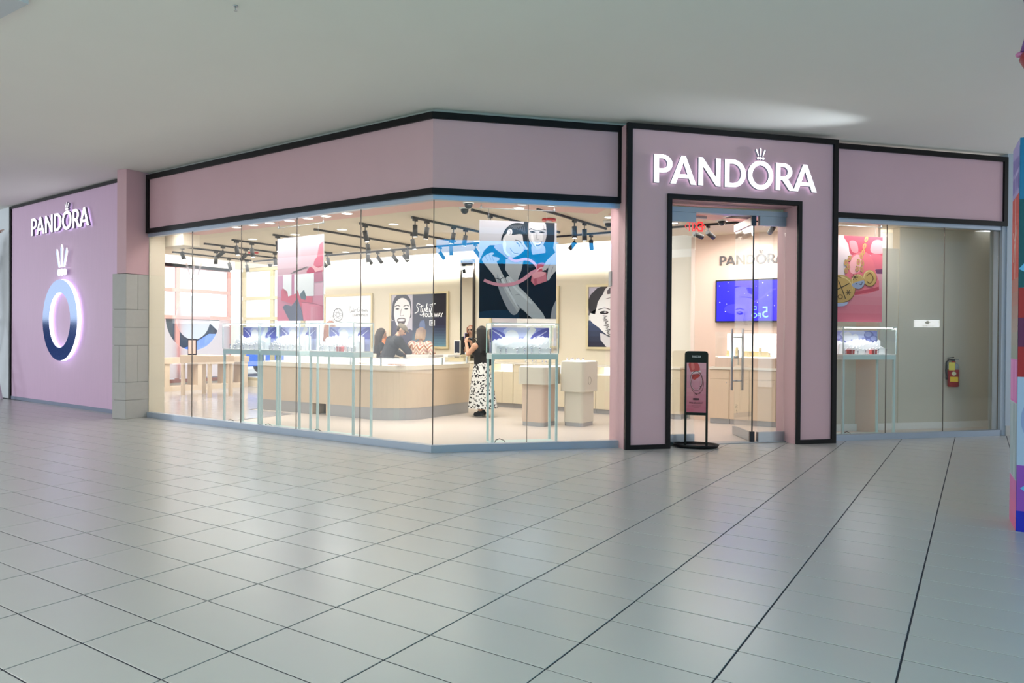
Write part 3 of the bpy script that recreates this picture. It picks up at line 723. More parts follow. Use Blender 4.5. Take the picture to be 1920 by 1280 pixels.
# -- the smiling couple
def art_couple():
    a = Art((57, 918, 38, 1145), 1.0, 1.225)
    SK = (196, 188, 190); SD = (150, 144, 150); DK = (16, 24, 38); HR = (34, 34, 40)
    a.grad((178, 170, 176), (196, 192, 200), 57, 38, 918, 520, 6)
    a.poly(DK, [(57, 500), (110, 380), (170, 320), (240, 318), (340, 420), (520, 460), (640, 420), (700, 430), (800, 380), (900, 430), (925, 480), (925, 1150), (50, 1150)])
    a.poly((24, 50, 76), [(50, 1080), (300, 1050), (500, 1090), (925, 1060), (925, 1150), (50, 1150)], 3)
    a.poly(HR, [(550, 30), (895, 30), (895, 230), (880, 330), (920, 400), (840, 420), (640, 400), (560, 300), (515, 200)])
    a.poly((176, 168, 172), [(640, 300), (770, 300), (790, 390), (720, 500), (650, 420)], 3)
    a.poly(SK, [(590, 120), (618, 30), (775, 30), (802, 140), (794, 232), (752, 318), (700, 352), (648, 318), (606, 240)], 3)
    a.poly((172, 164, 168), [(760, 60), (800, 140), (790, 240), (745, 320), (762, 220)], 3)
    a.poly(DK, [(600, 420), (690, 470), (800, 385), (905, 440), (918, 520), (918, 1145), (500, 1145), (500, 650), (545, 470)])
    for cx in (646, 752):
        a.poly((52, 50, 56), [(cx - 34, 152), (cx - 8, 140), (cx + 32, 152), (cx, 162)], 3); a.disc((20, 20, 24), cx, 152, 10, 8)
        a.line((60, 56, 62), [(cx - 42, 128), (cx, 112), (cx + 42, 124)], 9)
    a.line((140, 132, 136), [(696, 150), (690, 210), (682, 226), (700, 234), (722, 228)], 6)
    a.poly((96, 78, 86), [(640, 262), (700, 272), (752, 256), (732, 300), (696, 310), (662, 298)], 3); a.poly((246, 244, 246), [(650, 266), (700, 276), (744, 262), (722, 292), (672, 292)], 3)
    a.poly(HR, [(296, 262), (312, 190), (352, 120), (420, 66), (500, 56), (560, 80), (556, 150), (524, 200), (430, 210), (350, 240)], 3)
    for k in range(7): a.line((104, 100, 104), [(370 + 22 * k, 150 - 8 * k), (400 + 24 * k, 90 - 2 * k), (440 + 20 * k, 120 + 8 * k)], 6)
    a.poly(SK, [(300, 300), (318, 230), (362, 180), (420, 196), (522, 184), (540, 260), (568, 330), (545, 372), (505, 412), (440, 448), (378, 450), (330, 402), (270, 360), (214, 338)], 3)
    a.disc((206, 198, 200), 388, 168, 30, 42, 16, .3); a.line((120, 110, 114), [(376, 140), (402, 160), (388, 196)], 6)
    a.poly((170, 160, 166), [(214, 338), (300, 300), (332, 400), (376, 450), (440, 448), (380, 470), (310, 420)], 3)
    a.line((70, 64, 70), [(462, 278), (488, 296), (500, 326)], 9); a.line((90, 80, 86), [(450, 252), (500, 262), (520, 290)], 9)
    a.poly((244, 242, 244), [(400, 352), (432, 396), (482, 400), (470, 416), (420, 404)], 3); a.line((92, 78, 86), [(396, 346), (430, 398), (486, 402)], 7)
    a.line((130, 120, 126), [(520, 300), (560, 338), (540, 356)], 6)
    a.poly((182, 176, 178), [(346, 470), (545, 476), (520, 600), (486, 690), (494, 800), (430, 730), (340, 590)])
    a.poly(SK, [(84, 490), (118, 440), (186, 404), (218, 412), (196, 440), (270, 460), (274, 486), (248, 500), (262, 540), (316, 650), (390, 780), (470, 920), (506, 1000), (496, 1058), (452, 1104), (398, 1078), (330, 960), (268, 800), (226, 680), (144, 574)], 3)
    for p in ([(120, 445), (150, 500)], [(160, 425), (186, 490)], [(192, 440), (214, 500)]): a.line(SD, p, 8, 0)
    a.poly((204, 198, 200), [(346, 690), (400, 672), (480, 768), (566, 850), (700, 1000), (800, 1150), (660, 1150), (560, 1060), (470, 980), (400, 840)], 2)
    a.line(SD, [(346, 690), (400, 840), (470, 980), (560, 1060)], 9); a.line(SD, [(450, 880), (490, 870), (512, 880)], 7)
    a.poly((168, 162, 168), [(250, 640), (300, 760), (390, 930), (470, 1060), (452, 1100), (398, 1078), (330, 960), (268, 800)], 3)
    a.poly((222, 216, 218), [(286, 660), (330, 720), (430, 900), (480, 1000), (470, 1010), (380, 860), (300, 720)], 3); a.poly((224, 218, 220), [(380, 700), (470, 800), (560, 880), (640, 960), (620, 970), (520, 880), (420, 780)], 3)
    a.poly((226, 220, 222), [(330, 250), (352, 300), (350, 380), (400, 430), (360, 430), (322, 380), (312, 300)], 3); a.poly((218, 210, 212), [(640, 170), (660, 240), (690, 330), (660, 300), (622, 230)], 3); a.poly((226, 220, 222), [(640, 60), (740, 60), (760, 110), (700, 130), (630, 110)], 3)
    a.poly((40, 52, 66), [(560, 480), (640, 440), (700, 500), (690, 540), (600, 560)], 3); a.poly((30, 42, 58), [(860, 430), (900, 460), (880, 620), (840, 700), (850, 560)], 3)
    a.line((40, 40, 46), [(232, 690), (286, 702), (320, 680)], 7); a.line((40, 40, 46), [(286, 702), (296, 740)], 6)
    PK = (226, 150, 166)
    a.line((236, 178, 206), [(378, 452), (450, 490), (560, 466), (640, 490), (700, 560), (690, 620)], 30)
    a.line(PK, [(108, 716), (196, 750), (320, 768), (440, 748), (540, 700), (640, 620), (740, 580)], 34, 4, 44)
    a.poly((216, 122, 134), [(640, 640), (700, 590), (800, 612), (806, 712), (668, 764), (628, 716)]); a.poly((238, 160, 168), [(700, 590), (800, 612), (770, 650), (660, 690), (640, 640)])
    a.poly((190, 92, 108), [(668, 764), (660, 690), (690, 676), (700, 752)]); a.poly((206, 86, 104), [(700, 520), (772, 500), (796, 560), (740, 600), (696, 596)], 3); a.line((244, 190, 196), [(690, 600), (740, 560), (800, 580)], 14)
    a.poly(SK, [(770, 540), (810, 470), (880, 400), (925, 380), (925, 560), (866, 640), (830, 700), (806, 694), (818, 600), (820, 560), (768, 592), (754, 576)], 3)
    a.line(SD, [(820, 560), (850, 500)], 7, 0); a.line(SD, [(850, 620), (880, 540)], 7, 0)
    a.poly((176, 170, 174), [(850, 1150), (868, 1030), (925, 900), (925, 1150)])
    return a
hang_poster(FC, .636, 1.627, .45, 1.595, 2.81, art_couple(), 'hanging poster of a smiling couple holding a pink gift box, behind the corner window')
# -- the pink gift bag
def art_bag():
    a = Art((128, 655, 80, 1040), 1.0, 1.215)
    a.grad((206, 196, 208), (226, 178, 190), 128, 60, 655, 520, 8); a.grad((214, 204, 214), (226, 182, 196), 128, 60, 400, 520, 6)
    a.rect((226, 170, 190), 128, 520, 655, 780); a.rect((214, 150, 184), 128, 520, 200, 1040)
    a.grad((220, 130, 160), (232, 110, 140), 128, 760, 655, 1040, 5)
    a.poly((242, 132, 150), [(560, 480), (590, 300), (610, 200), (640, 170), (660, 170), (660, 480)], 3); a.poly((216, 84, 116), [(550, 440), (560, 360), (610, 320), (660, 330), (660, 430), (600, 470)], 3)
    a.poly((250, 186, 196), [(500, 480), (540, 420), (600, 450), (660, 430), (660, 470), (580, 500)], 3); a.poly((206, 70, 108), [(470, 500), (500, 440), (540, 450), (560, 500)], 3)
    for k in range(12): a.line((96, 90, 96), [(310 + 14 * k, 492 - 5 * k), (330 + 14 * k, 476 - 4 * k), (318 + 15 * k, 470 - 3 * k)], 7)
    a.line((120, 110, 116), [(290, 495), (380, 460), (480, 430)], 8)
    a.poly((190, 90, 124), [(556, 500), (640, 480), (655, 600), (560, 610)]); a.rect((250, 248, 250), 200, 505, 300, 770); a.rect((250, 248, 250), 330, 508, 555, 762)  # the white rectangles paint window reflections into the print
    a.rect((206, 120, 160), 303, 508, 332, 740)
    a.poly((222, 70, 106), [(176, 690), (200, 660), (230, 740), (250, 700), (262, 760), (300, 745), (350, 730), (372, 690), (400, 770), (470, 760), (540, 770), (540, 830), (400, 880), (180, 800)])
    a.poly((66, 96, 110), [(398, 740), (430, 700), (446, 690), (436, 760), (470, 770), (460, 806), (410, 790)])
    a.poly((78, 82, 110), [(196, 880), (230, 850), (300, 870), (372, 780), (420, 930), (440, 1040), (280, 1040)]); a.poly((98, 100, 132), [(372, 780), (420, 930), (440, 1040), (350, 1040), (340, 900)])
    a.poly((238, 120, 148), [(420, 830), (655, 880), (655, 1040), (440, 1040)]); a.grad((240, 150, 170), (214, 84, 118), 520, 880, 655, 1040, 5, False)
    a.line((190, 60, 96), [(420, 830), (520, 840), (655, 880)], 8)
    return a
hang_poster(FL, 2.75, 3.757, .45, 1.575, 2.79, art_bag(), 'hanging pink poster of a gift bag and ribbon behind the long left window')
# -- gold medallions
def art_medal():
    a = Art((-116, 497, 244, 1096), 1.0, 1.20)
    G = (196, 160, 96); GD = (110, 80, 40); GL_ = (226, 200, 144)
    a.grad((226, 196, 204), (216, 110, 130), -116, 244, 497, 1096, 10); a.poly((236, 214, 218), [(-116, 244), (110, 244), (170, 400), (120, 640), (-116, 640)], 2)
    a.poly((196, 78, 96), [(108, 236), (340, 244), (360, 400), (330, 440), (180, 430), (150, 330)], 3); a.poly((232, 140, 150), [(160, 300), (230, 300), (250, 400), (190, 400)], 3)
    a.poly((206, 84, 104), [(340, 244), (510, 244), (510, 420), (400, 430), (330, 390)], 3); a.poly((242, 160, 168), [(390, 300), (450, 270), (510, 300), (510, 400), (380, 400)], 3)
    a.poly((222, 110, 128), [(380, 420), (510, 440), (510, 560), (420, 560)], 3); a.poly((120, 60, 100), [(420, 570), (510, 560), (510, 610), (440, 610)])
    a.poly((228, 116, 130), [(180, 440), (330, 400), (400, 480), (430, 600), (465, 770), (220, 830), (130, 760), (120, 620)], 2); a.poly((246, 176, 180), [(190, 460), (260, 430), (300, 560), (200, 620), (160, 560)], 3)
    a.poly((190, 70, 90), [(220, 800), (462, 740), (465, 775), (220, 830)])
    def chain(pts):
        for k, (x, y, r) in enumerate(pts): a.line(GD, [(x - 9 * math.cos(r), y - 26 * math.sin(r) if False else y - 26), (x + 10, y), (x - 4, y + 28)], 16); a.disc(G, x, y, 17, 30, 14, r); a.disc((206, 110, 116), x, y, 7, 18, 12, r)
    chain([(330, 270, .4), (312, 340, .3), (300, 400, .2), (280, 440, -.1), (252, 500, .2), (292, 510, -.2), (240, 570, .5), (285, 570, -.4), (160, 470, .5), (125, 510, .3), (128, 590, -.1), (150, 550, -.3)])
    for x, y, rx, ry in ((66, 770, 152, 138), (365, 655, 68, 80), (246, 692, 66, 72)):
        a.disc(GD, x + 4, y + 8, rx, ry, 28); a.disc(G, x, y, rx, ry, 28); a.disc(GL_, x - 4, y - 6, rx * .86, ry * .86, 26); a.disc(G, x, y, rx * .82, ry * .82, 26)
    a.poly((150, 160, 190), [(186, 720), (306, 680), (306, 730), (260, 768), (210, 756)], 2); a.line((40, 44, 60), [(262, 718), (280, 728), (290, 696)], 6); a.line((40, 44, 60), [(222, 720), (240, 714)], 8, 0)
    a.line((44, 34, 24), [(-60, 812), (60, 770), (160, 716)], 9, 0); a.line((44, 34, 24), [(52, 690), (90, 780), (124, 870)], 8, 0)
    for k in range(6): a.line((50, 38, 26), [(150 + 26 * math.cos(k * PI / 3), 806 + 26 * math.sin(k * PI / 3)), (150, 806)], 6, 0); a.line((70, 56, 34), [(214 + 34 * math.cos(k * PI / 3), 652 + 34 * math.sin(k * PI / 3)), (214, 652)], 6, 0)
    a.line(GD, [(330, 640), (370, 610), (400, 660), (370, 710), (336, 690)], 8); a.line(GD, [(-20, 700), (20, 650), (80, 660)], 7); a.disc(GD, 70, 850, 26, 24); a.disc(G, 70, 850, 17, 15)
    a.poly((176, 186, 220), [(-80, 900), (60, 912), (150, 900), (110, 940), (-20, 944)], 3)
    return a
hang_poster(FR, .02, 1.02, .35, 1.605, 2.785, art_medal(), 'hanging poster of gold medallions on pink silk, right of the door')

# ================================================================== POSTERS ON THE BACK WALL, MIRROR
def wall_poster(x0, x1, z0, z1, y, art, label, fw=.045, fm=None, emit=0):
    t = thing('wall_poster', label, 'poster', ((x0 + x1) / 2, y, z0), 0)
    fm = fm or mat('pale_gold_frame', (214, 200, 162), .4, .2)
    W, H = x1 - x0, z1 - z0
    b = MB(); b.box(-W / 2, W / 2, -.02, -.002, 0, H); bd = part('panel', b, WHITE, t)
    art.build('print', t.matrix_basis @ Matrix(((1, 0, 0, -W / 2), (0, 0, -1, -.0205), (0, 1, 0, 0), (0, 0, 0, 1))), bd, emit)
    b = MB()
    for q in ((-W / 2 - fw, -W / 2, -fw, H + fw), (W / 2, W / 2 + fw, -fw, H + fw), (-W / 2, W / 2, -fw, 0), (-W / 2, W / 2, H, H + fw)): b.box(q[0], q[1], -.045, -.002, q[2], q[3])
    part('frame', b, fm, t)
    return t
def script(a, col, pts, w): a.line(col, pts, w)
def art_lab():
    a = Art((0, 150, 0, 115), 1.47, 1.12); a.rect((240, 240, 244), 0, 0, 150, 115)
    K = (60, 58, 62)
    for r in (16, 14.6): a.line(K, [(42 + r * math.cos(t * .35), 44 + r * math.sin(t * .35)) for t in range(19)], .9)
    for k in range(7): a.line(K, [(42 + 15 * math.cos(k * .9), 44 + 15 * math.sin(k * .9)), (42 + 12 * math.cos(k * .9 + 2.4), 44 + 12 * math.sin(k * .9 + 2.4))], .7, 0)
    for q in ([(10, 62), (18, 50), (28, 46)], [(8, 70), (20, 58), (32, 60)], [(26, 66), (40, 64), (54, 70)], [(30, 40), (24, 50), (30, 58)], [(46, 66), (52, 60), (56, 66)]): a.line(K, q, .8)
    L = [[(84, 22), (82, 30), (83, 38), (88, 37)], [(89, 34), (87, 37), (91, 36), (91, 33), (92, 37)], [(94, 27), (94, 37), (98, 35), (96, 32)], [(99, 33), (104, 33)], [(114, 26), (108, 30), (108, 37), (114, 35), (114, 32)], [(116, 37), (117, 32), (120, 32)], [(121, 34), (123, 37), (125, 33), (122, 33)], [(126, 33), (128, 37), (130, 34), (132, 37), (134, 32)], [(135, 37), (137, 33), (139, 37), (141, 36)]]
    for q in L: a.line(K, q, 1.0)
    a.text((66, 62, 66), 'DIAMONDS', 91, 48, .088, 1.0, fit=50)
    return a
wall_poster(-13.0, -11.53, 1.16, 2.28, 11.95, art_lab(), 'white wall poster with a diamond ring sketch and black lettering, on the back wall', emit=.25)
def art_style():
    a = Art((475, 1140, 328, 940), 1.56, 1.15)
    N = (44, 44, 66)
    a.rect((198, 192, 206), 470, 320, 736, 950); a.rect(N, 736, 320, 1145, 950); a.rect((30, 28, 40), 960, 320, 1145, 600); a.grad((44, 46, 72), (110, 150, 168), 736, 700, 1145, 950, 8)  # lower teal fade paints a lit showcase's reflection into the print
    F = (240, 236, 240); D = (52, 50, 66)
    a.poly(D, [(482, 560), (496, 420), (540, 350), (610, 330), (680, 360), (716, 430), (722, 560), (700, 620), (500, 640)], 3)
    a.poly((76, 76, 100), [(470, 650), (520, 640), (560, 720), (620, 800), (700, 740), (736, 760), (736, 950), (470, 950)])
    a.poly(F, [(508, 560), (520, 450), (560, 400), (610, 380), (660, 400), (700, 450), (712, 560), (690, 650), (650, 720), (590, 740), (540, 690), (516, 620)], 3)
    for cx in (550, 660): a.disc((50, 46, 54), cx, 508, 24, 9); a.disc((16, 14, 18), cx, 508, 10, 10); a.line((56, 50, 58), [(cx - 34, 482), (cx, 466), (cx + 34, 478)], 9)
    a.line((150, 140, 150), [(600, 510), (588, 580), (606, 590), (630, 582)], 7)
    a.poly((70, 54, 62), [(548, 630), (600, 612), (654, 626), (640, 680), (600, 700), (566, 684)], 3); a.poly((250, 248, 250), [(556, 634), (600, 624), (648, 632), (630, 648), (570, 650)], 3)
    W = (250, 250, 252)
    for q in ([(830, 462), (800, 450), (788, 480), (806, 510), (800, 545), (764, 562)], [(846, 470), (836, 540), (850, 548)], [(822, 488), (868, 478)], [(858, 505), (856, 545), (878, 540), (884, 505), (868, 570), (842, 585), (826, 575)], [(892, 540), (912, 450), (898, 545)], [(906, 525), (922, 510), (912, 500), (904, 540), (926, 540)], [(944, 505), (938, 545), (950, 540)], [(978, 450), (956, 545), (946, 570)], [(940, 470), (1012, 456)]): a.line(W, q, 9)
    a.disc(W, 952, 486, 5)
    a.text(W, 'YOUR WAY', 858, 606, .118, 1, False, .0035, fit=240)
    a.rect((226, 226, 230), 940, 640, 1004, 706); a.rect((130, 132, 150), 950, 650, 994, 696); a.rect((226, 226, 230), 962, 660, 984, 686)
    a.poly((90, 106, 150), [(820, 690), (836, 650), (880, 640), (894, 700), (886, 760), (830, 760)])
    return a
wall_poster(-10.92, -9.36, 1.15, 2.27, 11.95, art_style(), 'poster of a laughing face beside dark panel with white handwriting, on the back wall')
def art_face():
    a = Art((190, 760, 135, 895), 1.5, 1.10)
    N = (44, 44, 66); F = (238, 236, 238); K = (58, 56, 62)
    a.rect((196, 188, 206), 190, 135, 760, 500); a.grad((70, 86, 120), (44, 44, 62), 190, 560, 760, 895, 5)
    a.poly(K, [(190, 290), (230, 190), (320, 120), (640, 120), (720, 240), (740, 420), (240, 490), (196, 460)], 2)
    a.poly(F, [(200, 460), (240, 480), (260, 330), (300, 230), (340, 130), (470, 130), (600, 180), (680, 300), (690, 480), (660, 640), (600, 760), (500, 820), (430, 806), (330, 740), (270, 650), (240, 615), (206, 560)], 2)
    a.poly((214, 210, 216), [(280, 720), (340, 760), (430, 806), (520, 816), (600, 780), (610, 895), (330, 895)], 2)
    a.poly((96, 94, 102), [(330, 220), (350, 150), (440, 140), (400, 190), (420, 200), (350, 230)], 2); a.line((120, 116, 122), [(325, 290), (400, 262), (500, 262)], 8)
    for cx in (310, 500): a.disc((40, 38, 44), cx, 462, 34, 22); a.disc((238, 236, 238), cx + 8, 456, 10, 9); a.line(K, [(cx - 46, 424), (cx + 4, 404), (cx + 46, 426)], 9)
    a.line((130, 126, 132), [(440, 450), (452, 560), (424, 606), (460, 606)], 8); a.line((70, 66, 72), [(350, 682), (420, 676), (474, 684)], 7); a.line((170, 160, 166), [(360, 710), (430, 716), (470, 700)], 7)
    for k in range(13): a.line((62, 58, 64), [(300 + 9 * math.sin(k * 1.9) + k * 3, 500 + k * 21), (326 + 9 * math.cos(k * 2.3) + k * 3, 506 + k * 21), (308 + k * 3, 518 + k * 21)], 5)
    return a
wall_poster(-6.05, -4.55, 1.19, 2.29, 11.95, art_face(), 'poster of a pale face with inked jewellery, on the back wall left of the door')
a = Art((0, 10, 0, 10), 1.5, 1.1); a.rect((230, 228, 226), 0, 0, 10, 10); a.rect((196, 190, 196), 0, 0, 4, 10)
wall_poster(-8.22, -6.72, 1.19, 2.29, 11.95, a, 'framed pale poster mostly hidden behind the hanging couple poster')
t = thing('wall_mirror', 'tall narrow mirror with a black frame on the back wall', 'mirror', (-8.83, 11.95, .95))
b = MB(); b.box(-.15, .15, -.030, -.004, 0, 1.98); part('glass', b, mat('mirror_silver', (238, 240, 240), .01, 1.0), t)
b = MB()
for q in ((-.165, -.15, -.015, 1.995), (.15, .185, -.015, 1.995), (-.15, .15, -.015, 0), (-.15, .15, 1.98, 1.995)): b.box(q[0], q[1], -.05, -.003, q[2], q[3])
part('frame', b, mat('dark_bronze', (58, 54, 52), .4, .4), t)
# ================================================================== COUNTER ISLAND
def counter_path(off):
    """outline of the front and right wing: outer face moved inwards by off"""
    r = .62 - off; cx, cy = -8.26, 9.19
    pts = [(-11.07, 8.57 + off), (cx, 8.57 + off)] + [(cx + r * math.sin(t * PI / 20), cy - r * math.cos(t * PI / 20)) for t in range(1, 10)] + [(cx + r, cy), (cx + r, 10.38)]
    return pts
def band(mb, o0, o1, z0, z1, i0=0, i1=99):
    A_ = counter_path(o0)[i0:i1]; B_ = counter_path(o1)[i0:i1]
    mb.prism(A_ + B_[::-1], z0, z1)
ct = thing('sales_counter', 'long curved sales counter in pale wood with a lit glass top and steel plinth', 'counter', (-9.0, 9.3, 0))
b = MB(); band(b, 0, .60, .20, .815); wpart('body', b, WOOD, ct)
b = MB(); band(b, -.012, .612, .815, .885); wpart('cream_band', b, mat('cream_band', (226, 214, 194), .45), ct)
b = MB(); b.box(-11.06, -9.74, 8.576, 9.16, .006, .20); wpart('plinth', b, GREYM, ct)
b = MB(); P0 = counter_path(.006); P1_ = counter_path(.59); P0[0] = (-9.25, P0[0][1]); P1_[0] = (-9.25, P1_[0][1]); b.prism(P0 + P1_[::-1], .006, .20); wpart('plinth', b, GREYM, ct)
for x in (-9.74, -9.33):
    b = MB(); b.box(x, x + .075, 8.574, 9.16, .006, .20); wpart('foot', b, WOOD, ct)
b = MB(); band(b, .05, .56, .885, .892); wpart('lit_tray', b, LEDSOFT, ct)
b = MB(); band(b, .55, .57, .885, 1.0); wpart('showcase_back', b, LEDSOFT, ct)
b = MB(); band(b, .0, .008, .885, 1.0); wpart('showcase_glass', b, GLASSC, ct)
b = MB(); band(b, -.006, .60, 1.0, 1.014); wpart('glass_top', b, GLASSC, ct)
for x, y in ((-8.75, 8.575), (-8.10, 8.60), (-7.655, 9.62), (-10.0, 8.575), (-7.655, 10.32), (-10.95, 8.575)):
    b = MB(); b.box(x - .012, x + .012, y - .004, y + .02, .885, 1.0); wpart('post', b, STEEL, ct)
rnd = random.Random(5)
for k in range(5):
    x = -8.9 + k * .17 + (.4 if k > 2 else 0); b = MB(); b.box(x - .06, x + .06, 8.70, 8.82, .892, .915)
    o = wpart('jewellery_tray', b, mat('blush_tray', (236, 196, 186), .6), ct); 
t = thing('waste_bin', 'black waste bin under the gap in the sales counter', 'bin', (-9.50, 8.92, .006))
b = MB(); b.prism(smooth_loop([(-.13, -.10), (.13, -.10), (.13, .10), (-.13, .10)], 4), 0, .17); part('body', b, BLACKP, t)
b = MB(); b.prism(smooth_loop([(-.14, -.11), (.14, -.11), (.14, .11), (-.14, .11)], 4), .17, .185); part('rim', b, BLACKP, t)
def flat_tray(x0, x1, y0, y1, z, h, label, m):
    t = thing('display_tray', label, 'tray', ((x0 + x1) / 2, (y0 + y1) / 2, z)); hx, hy = (x1 - x0) / 2, (y1 - y0) / 2
    b = MB(); b.bbox(-hx, hx, -hy, hy, 0, h * .35, .003); part('base', b, m, t)
    b = MB()
    for q in ((-hx, hx, -hy, -hy + .012), (-hx, hx, hy - .012, hy), (-hx, -hx + .012, -hy + .012, hy - .012), (hx - .012, hx, -hy + .012, hy - .012)): b.box(*q, h * .35, h)
    part('rim', b, m, t)
flat_tray(-9.12, -8.62, 8.72, 9.05, 1.014, .05, 'beige tray on the glass counter top in front of the dark-haired girl', mat('beige_tray', (222, 206, 184), .6))
flat_tray(-8.22, -7.72, 9.35, 9.75, 1.014, .035, 'flat grey tray on the glass counter top in front of the zigzag cardigan', mat('grey_tray', (206, 200, 194), .6))
flat_tray(-8.12, -7.74, 9.9, 10.25, 1.014, .028, 'small white tray at the right end of the glass counter top', WHITE)

# ================================================================== CABINETS
def cabinet(x0, x1, yf, yb, zt, label, group, doors=2, show='solid', m=LAM):
    t = thing('base_cabinet', label, 'cabinet', ((x0 + x1) / 2, yf, .006), 0, group)
    W = x1 - x0; D = yb - yf; h = W / 2 - .002; zc = zt - .006 - .03
    zd = zc - .145
    b = MB(); b.box(-h, h, .02, D - .004, .085, zd); part('carcass', b, m, t)
    b = MB(); b.box(-h, h, .05, D - .02, 0, .085); part('plinth', b, GREYM, t)
    for k in range(doors):
        a0 = -h + 2 * h * k / doors + .0025; a1 = -h + 2 * h * (k + 1) / doors - .0025
        b = MB(); b.bbox(a0, a1, 0, .0195, .09, zd - .004, .002); d = part('door', b, m, t)
        b = MB(); b.cyl((a0 + .04 if k else a1 - .04, -.006, zd - .06), (a0 + .04 if k else a1 - .04, .0, zd - .06), .006, 8); part('lock', b, STEEL, d)
    if show == 'lit':
        b = MB(); b.box(-h, h, .02, .35, zd, zd + .006); b.box(-h, h, .34, .35, zd + .006, zc); part('lit_tray', b, LEDSOFT, t)
        b = MB(); b.box(-h + .004, h - .004, .004, .01, zd, zc); part('showcase_glass', b, GLASSC, t)
        b = MB()
        for x in (-h, h - .018): b.box(x, x + .018, .002, .02, zd, zc)
        part('showcase_post', b, m, t)
    else:
        b = MB(); b.bbox(-h + .002, h - .002, 0, .0195, zd, zc - .003, .002); b.box(-h, h, .02, D - .004, zd, zc - .003); part('drawer_front', b, m, t)
    return t
xs = [-12.92, -12.2, -11.48, -10.76, -10.04, -9.32, -8.60, -7.962, -7.455, -6.85, -6.25, -5.705, -5.384, -4.75, -4.15]
seen_lab = {7: 'cream base cabinet with a lit showcase behind the woman in the patterned skirt', 8: 'cream base cabinet on the back wall behind the left edge of the oak pedestal',
            9: 'cream base cabinet on the back wall hidden behind the oak pedestal', 10: 'cream base cabinet on the back wall between the two pedestals', 11: 'narrow cream cabinet with a lit white showcase right of the greige pedestal',
            12: 'cream base cabinet under the inked face poster, right of the narrow one', 13: 'cream base cabinet at the right end of the back wall, seen through the door'}
for k, (a0, a1) in enumerate(zip(xs, xs[1:])):
    lab = seen_lab.get(k, 'cream base cabinet on the back wall, %s from the left behind the sales counter' % ORD[k])
    cabinet(a0, a1, 11.55, 11.95, .87, lab, 'cream cabinets along the back wall', 1 if a1 - a0 < .4 else 2, 'lit' if k in (1, 3, 5, 7, 9, 11) else 'solid')
b = MB(); b.box(-12.93, -4.14, 11.535, 11.949, .8415, .872); tag(link('worktop', b.mesh('worktop'), mat('cream_top', (232, 226, 212), .35)), 'long cream worktop over the cabinets along the back wall', 'worktop')
xs = [-3.61, -3.29, -2.98, -2.58, -2.18]
for k, (a0, a1) in enumerate(zip(xs, xs[1:])):
    cabinet(a0, a1, 11.38, 11.75, .90, ('blush cabinet at the left end below the television, beside the entrance sign', 'blush cabinet second from the left below the television', 'blush cabinet behind the door handles, below the lit wall case', 'blush cabinet seen through the fixed glass right of the open door', 'blush cabinet at the right end of the feature wall')[k], 'blush cabinets below the television', 1, 'solid', mat('blush_laminate', (220, 198, 172), .5, noise=.03, nscale=5, stretch=(10, 10, .6)))
b = MB(); b.box(-3.615, -2.175, 11.365, 11.749, .8715, .91); tag(link('worktop', b.mesh('worktop'), mat('cream_top', (232, 226, 212), .35)), 'short cream worktop on the blush cabinets below the television', 'worktop')
# lit wall case on the feature wall cabinets
t = thing('lit_showcase', 'lit glass showcase on an oak base below the television, behind the door handles', 'display case', (-3.06, 11.56, .91))
b = MB(); b.bbox(-.46, .46, -.17, .17, 0, .15, .003); part('base', b, WOODP, t)
b = MB(); b.box(-.42, .42, -.15, .15, .15, .165); part('lit_floor', b, LEDSOFT, t)
b = MB(); b.box(-.36, .42, .14, .15, .165, .53); part('lit_back', b, LEDSOFT, t)
b = MB(); b.box(-.46, .46, -.17, -.164, .15, .55); b.box(-.46, -.454, -.164, .16, .15, .55); b.box(.454, .46, -.164, .16, .15, .55); b.box(-.46, .46, -.17, .165, .55, .556); part('glass_box', b, GLASSC, t)
for x in (-.30, -.16, .02, .2, .33):
    b = MB(); b.cyl((x, -.02, .165), (x, -.02, .165 + .05 + .1 * abs(math.sin(x * 9))), .03, 10, .02); part('jewel_holder', b, mat('gold_riser', (226, 204, 150), .4), t)
b = MB(); b.prism([(-.1, .05), (.3, .05), (.3, .08), (-.1, .08)], .165, .25); part('jewel_holder', b, mat('gold_riser', (226, 204, 150), .4), t)
# television
t = thing('television', 'wall television with a deep blue starry screen above the lit showcase', 'television', (-3.09, 11.75, 1.62))
b = MB(); b.bbox(-.53, .53, -.06, -.004, 0, .69, .004); tv = part('body', b, BLACKP, t)
a = Art((0, 100, 0, 63), 1.01, .64)
a.rect((40, 36, 226), 0, 0, 100, 63); a.grad((44, 40, 220), (54, 44, 196), 50, 0, 100, 63, 5); a.disc((60, 56, 230), 30, 44, 18, 8); a.line((74, 66, 220), [(58, 34), (70, 28), (82, 18), (92, 14)], 2.2)
for x, y, r in ((4, 7, .9), (18, 2, .8), (18, 16, .8), (5, 33, 1.2), (16, 36, .7), (14, 48, 1.1), (30, 46, .5), (72, 4, 1.0), (62, 9, .7), (80, 24, 1.5), (64, 34, .8), (44, 20, .8), (90, 40, .8)):
    a.poly((236, 236, 255), [(x - r, y), (x, y - .3), (x + r, y), (x, y + .3)]); a.poly((236, 236, 255), [(x - .3, y), (x, y - r), (x + .3, y), (x, y + r)])
LB = (130, 190, 255)
a.text(LB, '5', 82.0, 58, .25, .95, True); a.text(LB, 'FO', 70.5, 58, .105, 1.2, True); a.text(LB, 'D', 63.5, 46, .085, 1.1, True)
a.build('screen', t.matrix_basis @ Matrix(((1, 0, 0, -.505), (0, 0, -1, -.0605), (0, 1, 0, .025), (0, 0, 0, 1))), tv, .8)

